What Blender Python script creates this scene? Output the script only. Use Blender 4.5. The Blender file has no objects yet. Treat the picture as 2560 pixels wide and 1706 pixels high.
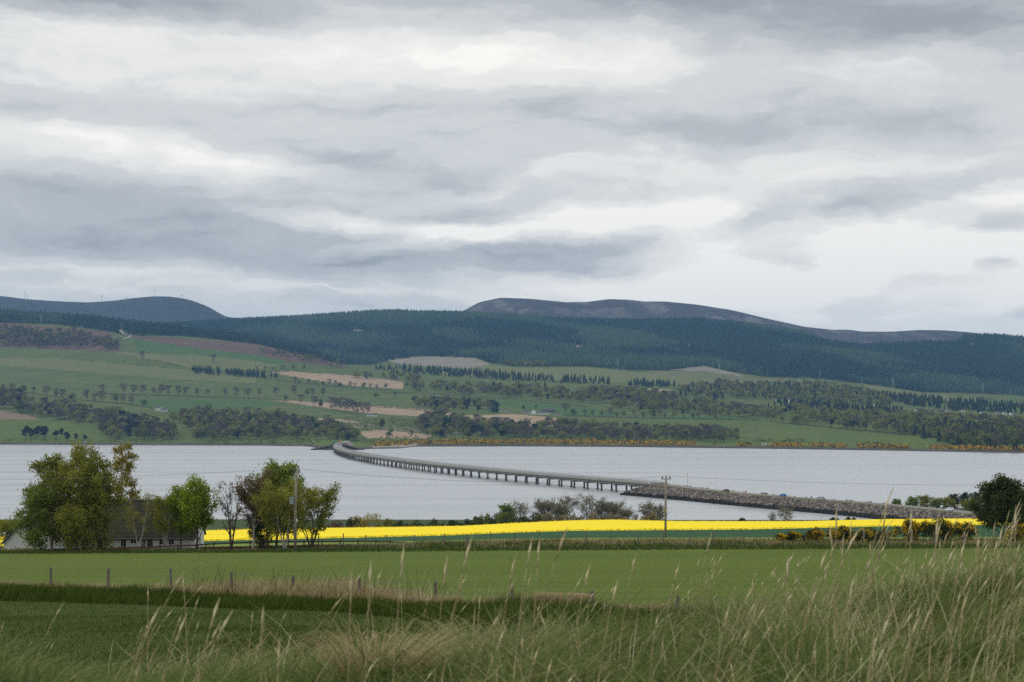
import bpy, math, random
import numpy as np
from math import pi, sin, cos, atan, tan, radians

S = bpy.context.scene
C = S.collection
rng = np.random.default_rng(7)
R = random.Random(11)

# ------------------------------------------------------------------ camera
K = 70 / 36 * 2560            # focal length in photo pixels (70 mm on full frame)
CH = 42.0                     # camera height above the firth
PITCH = atan((1040 - 853) / K)
cam_d = bpy.data.cameras.new('camera')
cam = bpy.data.objects.new('camera', cam_d)
C.objects.link(cam)
cam_d.lens = 70
cam_d.sensor_width = 36
cam_d.clip_start = 0.1
cam_d.clip_end = 40000
cam.location = (0, 0, CH)
cam.rotation_euler = (pi / 2 + PITCH, 0, 0)
cam_d.dof.use_dof = True
cam_d.dof.focus_distance = 170
cam_d.dof.aperture_fstop = 6.3
S.camera = cam

S.view_settings.view_transform = 'Standard'
S.view_settings.look = 'None'
S.view_settings.exposure = .38
S.view_settings.gamma = 1
S.view_settings.use_curve_mapping = False
S.render.engine = 'CYCLES'
cy = S.cycles
cy.use_denoising = False
cy.max_bounces = 4
cy.diffuse_bounces = 2
cy.glossy_bounces = 2
cy.transmission_bounces = 2
cy.volume_bounces = 0
cy.transparent_max_bounces = 4
cy.sample_clamp_indirect = 2.0
cy.sample_clamp_direct = 6.0
cy.caustics_reflective = False
cy.caustics_refractive = False

# ------------------------------------------------------------------ node helpers
class NT:
    def __init__(s, tree):
        s.t = tree
        s.n = tree.nodes
    def new(s, typ, **kw):
        n = s.n.new(typ)
        for k, v in kw.items():
            setattr(n, k, v)
        return n
    def link(s, a, b):
        s.t.links.new(a, b)
    def put(s, sock, v):
        if hasattr(v, 'is_linked') or hasattr(v, 'links'):
            s.link(v, sock)
        else:
            sock.default_value = v
    def math(s, op, a, b=0.0, c=0.0, clamp=False):
        n = s.new('ShaderNodeMath', operation=op, use_clamp=clamp)
        s.put(n.inputs[0], a); s.put(n.inputs[1], b)
        s.put(n.inputs[2], c)
        return n.outputs[0]
    def vmath(s, op, a, b=(0, 0, 0)):
        n = s.new('ShaderNodeVectorMath', operation=op)
        s.put(n.inputs[0], a)
        if op == 'SCALE':
            s.put(n.inputs['Scale'], b)
        else:
            s.put(n.inputs[1], b)
        return n.outputs[0]
    def noise(s, vec, scale, detail=3, rough=.5, dist=0.0, out=0):
        n = s.new('ShaderNodeTexNoise')
        if vec is not None:
            s.put(n.inputs['Vector'], vec)
        n.inputs['Scale'].default_value = scale
        n.inputs['Detail'].default_value = detail
        n.inputs['Roughness'].default_value = rough
        n.inputs['Distortion'].default_value = dist
        return n.outputs[out]
    def mapping(s, vec, loc=(0, 0, 0), rot=(0, 0, 0), scale=(1, 1, 1), typ='POINT'):
        n = s.new('ShaderNodeMapping', vector_type=typ)
        s.put(n.inputs['Vector'], vec)
        n.inputs['Location'].default_value = loc
        n.inputs['Rotation'].default_value = rot
        n.inputs['Scale'].default_value = scale
        return n.outputs[0]
    def ramp(s, fac, stops, interp='LINEAR'):
        n = s.new('ShaderNodeValToRGB')
        cr = n.color_ramp
        cr.interpolation = interp
        while len(cr.elements) < len(stops):
            cr.elements.new(0.5)
        for e, (p, c) in zip(cr.elements, stops):
            e.position = p
            e.color = (*c, 1) if len(c) == 3 else c
        s.put(n.inputs[0], fac)
        return n.outputs[0]
    def mix(s, fac, a, b, blend='MIX'):
        n = s.new('ShaderNodeMix', data_type='RGBA', blend_type=blend)
        s.put(n.inputs[0], fac)
        s.put(n.inputs[6], (*a, 1) if isinstance(a, tuple) and len(a) == 3 else a)
        s.put(n.inputs[7], (*b, 1) if isinstance(b, tuple) and len(b) == 3 else b)
        return n.outputs[2]

# ------------------------------------------------------------------ sky: a layered cloud deck over a Nishita sky
world = bpy.data.worlds.new('World')
S.world = world
world.use_nodes = True
W = NT(world.node_tree)
W.n.clear()
SUN_EL, SUN_AZ = radians(46), radians(-60)      # behind thick cloud, ahead of us and to the left
sky = W.new('ShaderNodeTexSky', sky_type='NISHITA', sun_disc=False)
sky.sun_elevation = SUN_EL
sky.sun_rotation = SUN_AZ
geo = W.new('ShaderNodeTexCoord')
sep = W.new('ShaderNodeSeparateXYZ')
W.link(geo.outputs['Generated'], sep.inputs[0])
dx, dy, dz = sep.outputs
az = W.math('ARCTAN2', dx, dy)
el = W.math('ARCSINE', dz)
cmb = W.new('ShaderNodeCombineXYZ')
# azimuth and elevation in thousandths of a cloud unit (1 unit = 12.5 degrees)
W.link(W.math('MULTIPLY', az, 4.575), cmb.inputs[0])
W.link(W.math('MULTIPLY', el, 4.575), cmb.inputs[1])
P0 = cmb.outputs[0]
warp = W.noise(W.mapping(P0, scale=(2.6, 6.0, 1)), 1.0, 5, .6, 0, out=1)
wv = W.vmath('MULTIPLY', W.vmath('SUBTRACT', warp, (.5, .5, .5)), (.32, .095, 0))
warp2 = W.noise(W.mapping(P0, scale=(9, 20, 1)), 1.0, 4, .6, 0, out=1)
wv2 = W.vmath('MULTIPLY', W.vmath('SUBTRACT', warp2, (.5, .5, .5)), (.09, .036, 0))
P1 = W.vmath('ADD', W.vmath('ADD', P0, wv), wv2)
# cloud masses: (x, y, half width, half height, tilt in degrees, weight); x to the right of the view axis, y above the horizon
CLOUDS = [
    (-.98, .95, .46, .055, -4, -.52), (-.30, .87, .95, .13, 0, .10),
    (.45, .935, .95, .085, 1, -.42), (1.05, .86, .45, .10, -3, -.28),
    (-.05, .835, .42, .085, 4, .30), (-.85, .80, .60, .11, 3, .12),
    (-1.10, .70, .33, .055, 2, -.16), (-.22, .70, .75, .055, 2, -.10),
    (.30, .655, .75, .075, -3, -.22), (.95, .68, .55, .09, 6, -.10),
    (-.95, .62, .42, .055, -4, .26), (-.60, .575, .35, .040, -8, .24),
    (-.40, .595, .26, .050, -4, -.20), (-1.05, .515, .55, .060, 2, -.20),
    (-.70, .455, .60, .10, -3, -.26), (-.95, .40, .60, .06, 0, -.18),
    (-.38, .355, .75, .050, -2, -.26), (-.10, .535, .60, .055, 3, -.17),
    (-.28, .432, .24, .020, -7, .40), (-.10, .408, .30, .024, 5, .40),
    (.05, .555, .24, .040, 14, .18), (.42, .520, .52, .040, 3, -.20),
    (.32, .466, .46, .042, 2, .26), (.85, .375, .95, .18, 0, .62), (.55, .29, .60, .06, 0, .26), (.95, .36, .70, .10, 0, .24),
    (-.10, .460, .20, .034, 8, -.36), (.15, .388, .48, .050, 0, -.52),
    (.00, .330, .60, .050, 1, -.20), (-.85, .335, .40, .022, -2, .22),
    (-.45, .293, .34, .018, -2, .24), (-1.05, .285, .30, .020, 0, .10),
    (.80, .475, .23, .055, 6, -.58), (.56, .462, .10, .040, 10, -.36),
    (1.10, .425, .19, .042, 3, -.62), (.66, .353, .115, .042, -6, -.60),
    (.94, .305, .22, .052, 7, -.56), (1.095, .333, .06, .018, 0, -.34),
    (.50, .285, .55, .040, -6, -.20), (1.12, .225, .10, .026, 14, -.20),
    (.30, .235, .50, .030, 0, -.14), (1.08, .545, .40, .05, 4, -.20),
    (-.15, .245, 1.1, .045, 0, -.08),
]
acc = None
for (x, y, rx, ry, rot, wgt) in CLOUDS:
    m = W.mapping(P1, loc=(x, y, 0), rot=(0, 0, radians(rot)), scale=(rx * 1.45, ry * 1.5, 1), typ='TEXTURE')
    g = W.new('ShaderNodeTexGradient', gradient_type='QUADRATIC_SPHERE' if abs(wgt) < .3 else 'SPHERICAL')
    W.link(m, g.inputs[0])
    acc = W.math('MULTIPLY_ADD', g.outputs[1], wgt * 1.45, .60 if acc is None else acc)
n1 = W.noise(W.mapping(P1, scale=(1.5, 5.2, 1), loc=(3.1, 0, 0)), 1.6, 7, .55, .3)
n2 = W.noise(W.mapping(P1, scale=(2.0, 7.0, 1), loc=(9.1, 4, 0)), 5.0, 5, .6, .2)
acc = W.math('MULTIPLY_ADD', W.math('SUBTRACT', n1, .5), .70, acc)
acc = W.math('MULTIPLY_ADD', W.math('SUBTRACT', n2, .5), .26, acc)
cloud = W.ramp(acc, [(.05, (.282, .296, .312)), (.32, (.412, .422, .428)), (.56, (.560, .562, .550)),
                     (.78, (.720, .700, .660)), (1.0, (.860, .825, .765))], 'EASE')
cloud10 = W.mix(1.0, cloud, (10.0, 10.0, 10.0), 'MULTIPLY')
# thin places let a little of the clear sky through
full = W.mix(.97, sky.outputs[0], cloud10)
bg = W.new('ShaderNodeBackground')
bg.inputs['Strength'].default_value = .1
W.link(full, bg.inputs[0])
wo = W.new('ShaderNodeOutputWorld')
W.link(bg.outputs[0], wo.inputs[0])
world.cycles.sampling_method = 'MANUAL'
world.cycles.sample_map_resolution = 512

sun_d = bpy.data.lights.new('sun', 'SUN')
sun_d.energy = 1.5
sun_d.angle = radians(35)
sun_d.color = (1, .965, .91)
sun = bpy.data.objects.new('sun', sun_d)
C.objects.link(sun)
sun.rotation_euler = (pi / 2 - SUN_EL, 0, pi - SUN_AZ)

# ------------------------------------------------------------------ projection helpers (photo pixel -> place)
cp, sp = cos(PITCH), sin(PITCH)
def slope(y):                 # rise per metre forward of the sight line through row y
    v = (853 - np.asarray(y, float)) / K
    return (sp + v * cp) / (cp - v * sp)
def tx(x, y=1250):            # sideways metres per metre forward
    v = (853 - np.asarray(y, float)) / K
    return (np.asarray(x, float) - 1280) / K / (cp - v * sp)
def rowof(s):                 # inverse of slope
    return 853 + K * np.tan(PITCH - np.arctan(s))
def P(x, y, Y):
    return np.array([float(tx(x, y)) * Y, Y, CH + float(slope(y)) * Y])
def project(X, Y, Z):
    f = Y * cp + (Z - CH) * sp
    u = -Y * sp + (Z - CH) * cp
    return 1280 + K * X / f, 853 - K * u / f
def inpoly(px, py, poly):
    px = np.asarray(px); py = np.asarray(py)
    r = np.zeros(px.shape, bool)
    n = len(poly)
    for i in range(n):
        x1, y1 = poly[i]; x2, y2 = poly[(i + 1) % n]
        if y1 == y2:
            continue
        c = ((y1 > py) != (y2 > py)) & (px < (x2 - x1) * (py - y1) / (y2 - y1) + x1)
        r ^= c
    return r
def pl(pts, x):
    a = np.array(pts, float)
    return np.interp(x, a[:, 0], a[:, 1])
def vnoise(x, y, seed=0):     # smooth value noise, vectorised
    x = np.asarray(x, float); y = np.asarray(y, float)
    xi = np.floor(x).astype(np.int64); yi = np.floor(y).astype(np.int64)
    xf = x - xi; yf = y - yi
    u = xf * xf * (3 - 2 * xf); v = yf * yf * (3 - 2 * yf)
    def h(a, b):
        n = (a * 374761393 + b * 668265263 + seed * 1274126177) & 0x7fffffff
        n = ((n ^ (n >> 13)) * 1274126177) & 0x7fffffff
        n = n ^ (n >> 16)
        return (n & 0xffff) / 65535.0
    return (h(xi, yi) * (1 - u) + h(xi + 1, yi) * u) * (1 - v) + (h(xi, yi + 1) * (1 - u) + h(xi + 1, yi + 1) * u) * v
def fbm(x, y, o=4, seed=0):
    s = 0; a = .5
    for i in range(o):
        s = s + a * vnoise(x * 2 ** i, y * 2 ** i, seed + i); a *= .5
    return s

# ------------------------------------------------------------------ mesh helpers
def mesh(name, v, f, tint=None, smooth=False, mats=None, mi=None):
    v = np.ascontiguousarray(v, np.float32).reshape(-1, 3)
    me = bpy.data.meshes.new(name)
    if isinstance(f, np.ndarray):
        f = np.ascontiguousarray(f, np.int32)
        n, k = f.shape
        me.vertices.add(len(v)); me.vertices.foreach_set('co', v.ravel())
        me.loops.add(n * k); me.loops.foreach_set('vertex_index', f.ravel())
        me.polygons.add(n)
        me.polygons.foreach_set('loop_start', np.arange(0, n * k, k, dtype=np.int32))
        me.polygons.foreach_set('loop_total', np.full(n, k, np.int32))
        me.update(calc_edges=True)
    else:
        me.from_pydata([tuple(map(float, q)) for q in v], [], f)
        me.update()
    if tint is not None:
        a = me.attributes.new('tint', 'FLOAT', 'POINT')
        a.data.foreach_set('value', np.ascontiguousarray(tint, np.float32))
    for m in (mats or []):
        me.materials.append(m)
    if mi is not None:
        me.polygons.foreach_set('material_index', np.ascontiguousarray(mi, np.int32))
    if smooth:
        me.polygons.foreach_set('use_smooth', np.ones(len(me.polygons), bool))
    return me
def link(name, data, parent=None, loc=None, rz=0.0, scale=None):
    o = bpy.data.objects.new(name, data)
    C.objects.link(o)
    if parent is not None:
        o.parent = parent
    if loc is not None:
        o.location = [float(q) for q in loc]
    if rz:
        o.rotation_euler = (0, 0, rz)
    if scale is not None:
        o.scale = (scale,) * 3 if not hasattr(scale, '__len__') else scale
    return o
def tag(o, label, cat, group=None):
    o['label'] = label; o['category'] = cat
    if group:
        o['group'] = group
    return o
def thing(name, label, cat, loc=(0, 0, 0), rz=0.0, group=None):
    o = link(name, None, None, loc, rz)
    return tag(o, label, cat, group)
def structure(o, label=None):
    o['kind'] = 'structure'
    if label:
        o['label'] = label
    return o
def stuff(o, label=None):
    o['kind'] = 'stuff'
    if label:
        o['label'] = label
    return o

class MB:                     # collects quads / boxes / tubes into one mesh
    def __init__(s):
        s.v = []; s.f = []; s.n = 0; s.m = []
    def add(s, v, f, mi=0):
        s.v.extend(v)
        s.f.extend([tuple(i + s.n for i in q) for q in f])
        s.m.extend([mi] * len(f))
        s.n += len(v)
    def box(s, c, d, rz=0.0, mi=0, taper=1.0):
        hx, hy, hz = d[0] / 2, d[1] / 2, d[2] / 2
        ca, sa = cos(rz), sin(rz)
        vs = []
        for z, k in ((-hz, 1.0), (hz, taper)):
            for x, y in ((-hx, -hy), (hx, -hy), (hx, hy), (-hx, hy)):
                vs.append((c[0] + (x * ca - y * sa) * k, c[1] + (x * sa + y * ca) * k, c[2] + z))
        s.add(vs, [(3, 2, 1, 0), (4, 5, 6, 7), (0, 1, 5, 4), (1, 2, 6, 5), (2, 3, 7, 6), (3, 0, 4, 7)], mi)
    def tube(s, pts, radii, n=5, mi=0, cap=True):
        pts = np.asarray(pts, float)
        rings = []
        for i, p in enumerate(pts):
            t = pts[min(i + 1, len(pts) - 1)] - pts[max(i - 1, 0)]
            t = t / (np.linalg.norm(t) + 1e-9)
            a = np.cross(t, (0.31, 0.95, 0.05) if abs(t[1]) < .9 else (1, 0, 0)); a /= np.linalg.norm(a) + 1e-9
            b = np.cross(t, a)
            r = radii[i] if hasattr(radii, '__len__') else radii
            rings += [tuple(p + r * (cos(2 * pi * j / n) * a + sin(2 * pi * j / n) * b)) for j in range(n)]
        f = []
        for i in range(len(pts) - 1):
            for j in range(n):
                f.append((i * n + j, i * n + (j + 1) % n, (i + 1) * n + (j + 1) % n, (i + 1) * n + j))
        if cap:
            f.append(tuple(range(n))[::-1]); f.append(tuple((len(pts) - 1) * n + j for j in range(n)))
        s.add(rings, f, mi)
    def mesh(s, name, mats, smooth=False):
        return mesh(name, np.array(s.v), s.f, mats=mats if isinstance(mats, list) else [mats], mi=s.m, smooth=smooth)
    def build(s, name, mats, parent=None, loc=None, rz=0.0, smooth=False):
        return link(name, s.mesh(name, mats, smooth), parent, loc, rz)

# ------------------------------------------------------------------ materials
def principled(name, rough=.9, spec=.2):
    m = bpy.data.materials.new(name)
    m.use_nodes = True
    t = NT(m.node_tree)
    b = t.n['Principled BSDF']
    b.inputs['Roughness'].default_value = rough
    b.inputs['Specular IOR Level'].default_value = spec
    return m, t, b
def flat(name, col, rough=.7, spec=.3, var=.12, scale=3.0, metal=0.0):
    m, t, b = principled(name, rough, spec)
    tc = t.new('ShaderNodeTexCoord')
    n = t.noise(tc.outputs['Object'], scale, 4, .6)
    c0 = tuple(c * (1 - var) for c in col); c1 = tuple(min(1, c * (1 + var)) for c in col)
    t.link(t.ramp(n, [(.3, c0), (.7, c1)]), b.inputs['Base Color'])
    b.inputs['Metallic'].default_value = metal
    return m
def ground_mat(name, c1, c2, c3=None, s1=.05, s2=.6, stretch=(1, 1, 1), bump=.3, bump_scale=6.0, rough=.95, stripes=None, c3_amt=.35):
    m, t, b = principled(name, rough, .1)
    tc = t.new('ShaderNodeTexCoord')
    v = t.mapping(tc.outputs['Object'], scale=stretch)
    n1 = t.noise(v, s1, 5, .6, .4)
    n2 = t.noise(v, s2, 4, .65)
    f = t.math('ADD', t.math('MULTIPLY', n1, .6), t.math('MULTIPLY', n2, .4))
    col = t.ramp(f, [(.34, c1), (.66, c2)])
    if c3:
        n3 = t.noise(t.mapping(v, loc=(31, 17, 5)), s1 * 1.7, 5, .65, .5)
        k = t.math('MULTIPLY', t.ramp(n3, [(.52, (0, 0, 0)), (.70, (1, 1, 1))]), c3_amt)
        col = t.mix(k, col, c3)
    if stripes:
        ang, scale, dark, amt = stripes
        w = t.new('ShaderNodeTexWave', wave_type='BANDS', bands_direction='X')
        t.link(t.mapping(tc.outputs['Object'], rot=(0, 0, ang)), w.inputs['Vector'])
        w.inputs['Scale'].default_value = scale
        w.inputs['Distortion'].default_value = 1.2
        w.inputs['Detail'].default_value = 2
        w.inputs['Detail Scale'].default_value = .2
        k = t.math('MULTIPLY', t.ramp(w.outputs['Fac'], [(.78, (0, 0, 0)), (.95, (1, 1, 1))]), amt)
        col = t.mix(k, col, dark)
    t.link(col, b.inputs['Base Color'])
    if bump:
        bn = t.new('ShaderNodeBump')
        bn.inputs['Strength'].default_value = bump
        bn.inputs['Distance'].default_value = .5
        t.link(t.noise(v, bump_scale, 4, .7), bn.inputs['Height'])
        t.link(bn.outputs[0], b.inputs['Normal'])
    return m
def leaf_mat(name, stops, trans=.25, obj_amt=.35, rough=.8):
    """colour by the leaf's own 'tint' plus a little variation from plant to plant"""
    m = bpy.data.materials.new(name)
    m.use_nodes = True
    t = NT(m.node_tree)
    t.n.clear()
    at = t.new('ShaderNodeAttribute', attribute_name='tint')
    oi = t.new('ShaderNodeObjectInfo')
    f = t.math('ADD', t.math('MULTIPLY', at.outputs['Fac'], 1 - obj_amt), t.math('MULTIPLY', oi.outputs['Random'], obj_amt))
    col = t.ramp(f, stops)
    d = t.new('ShaderNodeBsdfDiffuse'); t.link(col, d.inputs[0])
    tr = t.new('ShaderNodeBsdfTranslucent'); t.link(col, tr.inputs[0])
    mx = t.new('ShaderNodeMixShader'); mx.inputs[0].default_value = trans
    t.link(d.outputs[0], mx.inputs[1]); t.link(tr.outputs[0], mx.inputs[2])
    o = t.new('ShaderNodeOutputMaterial'); t.link(mx.outputs[0], o.inputs[0])
    return m

M = {}
# land cover
M['pasture'] = ground_mat('pasture', (0.057, 0.088, 0.017), (0.084, 0.114, 0.023), (0.125, 0.125, 0.035), s1=.006, s2=.05, stripes=(.5, .0045, (0.163, 0.178, 0.048), .13))
M['low_pasture'] = ground_mat('low_pasture', (0.059, 0.095, 0.012), (0.086, 0.124, 0.018), None, s1=.008, s2=.06, stripes=(1.1, .008, (0.132, 0.171, 0.038), .25))
M['pale_pasture'] = ground_mat('pale_pasture', (0.100, 0.119, 0.038), (0.136, 0.148, 0.051), (0.153, 0.138, 0.055), s1=.006, s2=.05)
M['dark_pasture'] = ground_mat('dark_pasture', (0.040, 0.087, 0.015), (0.059, 0.111, 0.022), None, s1=.008, s2=.06)
M['rough'] = ground_mat('rough_grass', (.10, .11, .05), (.14, .135, .065), (.07, .085, .035), s1=.02, s2=.12)
M['stubble'] = ground_mat('stubble', (.26, .185, .12), (.36, .27, .185), (.30, .24, .14), s1=.012, s2=.09, stripes=(.25, .012, (.22, .165, .10), .35))
M['brown'] = ground_mat('ploughed', (.16, .115, .075), (.21, .15, .10), None, s1=.012, s2=.09)
M['felled'] = ground_mat('felled', (.17, .15, .12), (.25, .22, .185), (.10, .11, .06), s1=.015, s2=.10)
M['heather'] = ground_mat('heather', (.075, .046, .036), (.13, .085, .066), (.16, .105, .04), s1=.01, s2=.07)
M['forest_floor'] = ground_mat('forest_floor', (.022, .034, .016), (.04, .05, .024), None, s1=.02, s2=.1)
M['moor'] = ground_mat('moor', (0.024, 0.018, 0.026), (0.052, 0.045, 0.050), (0.173, 0.164, 0.150), s1=.0042, s2=.022, stretch=(1, .22, 1), c3_amt=.75, bump=0)
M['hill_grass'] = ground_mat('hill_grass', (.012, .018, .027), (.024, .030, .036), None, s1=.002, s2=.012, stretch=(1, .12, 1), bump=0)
M['foreshore'] = ground_mat('foreshore', (.035, .030, .026), (.075, .064, .052), (.24, .21, .17), s1=.012, s2=.2, stretch=(.5, 1, 1), c3_amt=.55)
M['gravel'] = ground_mat('gravel', (.20, .18, .15), (.32, .29, .24), (.07, .06, .05), s1=.05, s2=.3)
# near ground
M['verge'] = ground_mat('verge_soil', (.030, .052, .016), (.055, .085, .026), (.12, .10, .05), s1=.3, s2=2.5)
M['near_field'] = ground_mat('near_field', (.052, .080, .014), (.085, .120, .026), (.038, .058, .012), s1=.18, s2=2.2, stretch=(.35, 1, 1), bump=.8, bump_scale=9)
M['green_field'] = ground_mat('green_field', (0.104, 0.151, 0.022), (0.140, 0.194, 0.032), (0.153, 0.176, 0.040), s1=.03, s2=1.6, stretch=(.3, 1, 1), bump=.8, bump_scale=7,
                              stripes=(1.45, .035, (.09, .13, .025), .35))
M['light_field'] = ground_mat('light_field', (.14, .20, .036), (.18, .245, .05), None, s1=.05, s2=.8)
M['dark_crop'] = ground_mat('dark_crop', (.020, .066, .026), (.034, .092, .036), None, s1=.03, s2=.5, stretch=(.3, 1, 1))
M['rape'] = ground_mat('rape_flower', (.80, .62, .016), (.88, .70, .020), (.60, .55, .02), s1=.04, s2=.5, stretch=(.12, 1, 1), bump=.3, bump_scale=2, c3_amt=.3)

# leaves
M['leaf_olive'] = leaf_mat('leaf_olive', [(0, (0.109, 0.124, 0.019)), (.55, (0.228, 0.241, 0.039)), (1, (0.371, 0.353, 0.069))], trans=.35)
M['leaf_gold'] = leaf_mat('leaf_gold', [(0, (0.133, 0.121, 0.020)), (.5, (0.266, 0.228, 0.040)), (1, (0.385, 0.328, 0.070))], trans=.35)
M['leaf_bright'] = leaf_mat('leaf_bright', [(0, (0.121, 0.179, 0.013)), (.5, (0.230, 0.317, 0.023)), (1, (0.365, 0.469, 0.046))], trans=.4)
M['leaf_green'] = leaf_mat('leaf_green', [(0, (0.084, 0.124, 0.021)), (.55, (0.177, 0.233, 0.039)), (1, (0.304, 0.345, 0.069))], trans=.35)
M['leaf_purple'] = leaf_mat('leaf_purple', [(0, (0.086, 0.060, 0.032)), (.55, (0.168, 0.122, 0.061)), (1, (0.239, 0.195, 0.075))])
M['leaf_dark'] = leaf_mat('leaf_dark', [(0, (0.031, 0.043, 0.014)), (.55, (0.066, 0.088, 0.025)), (1, (0.133, 0.156, 0.043))])
M['leaf_gorse'] = leaf_mat('leaf_gorse', [(0, (.045, .055, .014)), (.45, (.095, .100, .026)), (.62, (.15, .13, .026)), (.72, (.46, .30, .014)), (1, (.72, .48, .02))], trans=.25, obj_amt=.0)
M['far_leaf'] = leaf_mat('far_leaf', [(0, (0.047, 0.064, 0.018)), (.3, (0.091, 0.113, 0.026)), (.65, (0.172, 0.190, 0.042)), (1, (0.317, 0.317, 0.073))], obj_amt=.55)
M['bud_leaf'] = leaf_mat('bud_leaf', [(0, (.12, .105, .065)), (.5, (.20, .18, .105)), (1, (.30, .27, .16))], obj_amt=.3, trans=.3)
M['far_bare'] = leaf_mat('far_bare', [(0, (0.072, 0.060, 0.044)), (.5, (0.126, 0.103, 0.077)), (1, (0.198, 0.168, 0.114))], obj_amt=.5, trans=.1)
M['far_pale'] = leaf_mat('far_pale', [(0, (.13, .13, .10)), (1, (.26, .25, .21))], obj_amt=.4)
M['far_conifer'] = leaf_mat('far_conifer', [(0, (.012, .020, .012)), (.5, (.022, .034, .018)), (1, (.038, .052, .024))], obj_amt=.4, trans=.05)
M['forest'] = leaf_mat('forest_needles', [(0, (0.010, 0.024, 0.024)), (.45, (0.018, 0.039, 0.037)), (.75, (0.030, 0.057, 0.041)), (1, (0.048, 0.080, 0.048))], obj_amt=0, trans=.05)
M['shore_gorse'] = leaf_mat('shore_gorse', [(0, (.045, .045, .015)), (.35, (.10, .085, .018)), (.5, (.34, .20, .012)), (1, (.58, .36, .02))], obj_amt=0, trans=.1)
# bark and wood
M['bark'] = flat('bark', (.10, .085, .065), .95, .1, .3, 4)
M['birch_bark'] = flat('birch_bark', (.42, .39, .34), .9, .1, .3, 5)
M['twig'] = flat('twig_bark', (.12, .095, .08), .95, .1, .25, 4)
M['grey_bark'] = flat('grey_bark', (.26, .24, .20), .95, .1, .25, 1)
M['purple_twig'] = flat('purple_twig', (.17, .125, .12), .95, .1, .2, 4)
M['post'] = flat('weathered_post', (.19, .165, .135), .95, .1, .35, 9)
M['post_pale'] = flat('pale_post', (.30, .28, .25), .95, .1, .25, 9)
M['pole'] = flat('pole_wood', (.27, .235, .19), .9, .15, .25, 3)
M['rail'] = flat('stained_rail', (.075, .030, .026), .8, .2, .2, 3)
M['wire'] = flat('wire', (.06, .065, .07), .5, .4, .1, 1, .6)
M['cable'] = flat('cable', (.14, .15, .17), .6, .4, .1, 1)
M['porcelain'] = flat('brown_porcelain', (.035, .025, .025), .3, .5, .1)
M['steel'] = flat('galvanised_steel', (.38, .39, .40), .5, .5, .1, 5, .5)
M['transformer'] = flat('transformer_paint', (.24, .30, .30), .5, .4, .1, 5)
M['white'] = flat('white_paint', (.78, .78, .76), .6, .3, .05, 2)
M['render'] = flat('white_render', (.80, .80, .77), .95, .1, .08, 1.2)
M['cream'] = flat('cream_render', (.58, .52, .40), .95, .1, .08, 1.2)
M['dark_glass'] = flat('dark_glass', (.02, .022, .025), .15, .5, .1)
M['frame'] = flat('brown_frame', (.10, .085, .07), .7, .3, .1)
M['slate_far'] = flat('slate_far', (.105, .105, .11), .8, .2, .15, .3)
M['concrete'] = flat('concrete', (.27, .262, .235), .9, .15, .12, .15)
M['girder'] = flat('girder_concrete', (.20, .19, .165), .9, .15, .15, .15)
M['concrete_dark'] = flat('weathered_concrete', (.115, .105, .09), .95, .1, .3, .5)
M['asphalt'] = flat('asphalt', (.20, .20, .20), .9, .15, .08, .3)
M['mark'] = flat('road_paint', (.78, .78, .76), .8, .2, .05)
M['tyre'] = flat('tyre', (.02, .02, .02), .8, .2, .1)
M['turbine'] = flat('turbine_white', (.62, .64, .66), .5, .3, .03)
M['pylon'] = flat('pylon_steel', (.42, .44, .46), .6, .3, .05)
M['sign_green'] = flat('sign_green', (.02, .26, .11), .5, .3, .05)
M['brick'] = flat('chimney_brick', (.20, .085, .055), .9, .1, .2, 4)

# ------------------------------------------------------------------ terrain
def pchip(xs, ys, xq):        # monotone cubic through (xs, ys)
    xs = np.asarray(xs, float); ys = np.asarray(ys, float)
    h = np.diff(xs); d = np.diff(ys) / h
    m = np.zeros_like(xs)
    m[0] = d[0]; m[-1] = d[-1]
    for i in range(1, len(xs) - 1):
        if d[i - 1] * d[i] > 0:
            w1 = 2 * h[i] + h[i - 1]; w2 = h[i] + 2 * h[i - 1]
            m[i] = (w1 + w2) / (w1 / d[i - 1] + w2 / d[i])
    i = np.clip(np.searchsorted(xs, xq) - 1, 0, len(xs) - 2)
    s = np.clip((xq - xs[i]) / h[i], 0, 1)
    return ((2 * s**3 - 3 * s**2 + 1) * ys[i] + (s**3 - 2 * s**2 + s) * h[i] * m[i]
            + (-2 * s**3 + 3 * s**2) * ys[i + 1] + (s**3 - s**2) * h[i] * m[i + 1])

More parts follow.
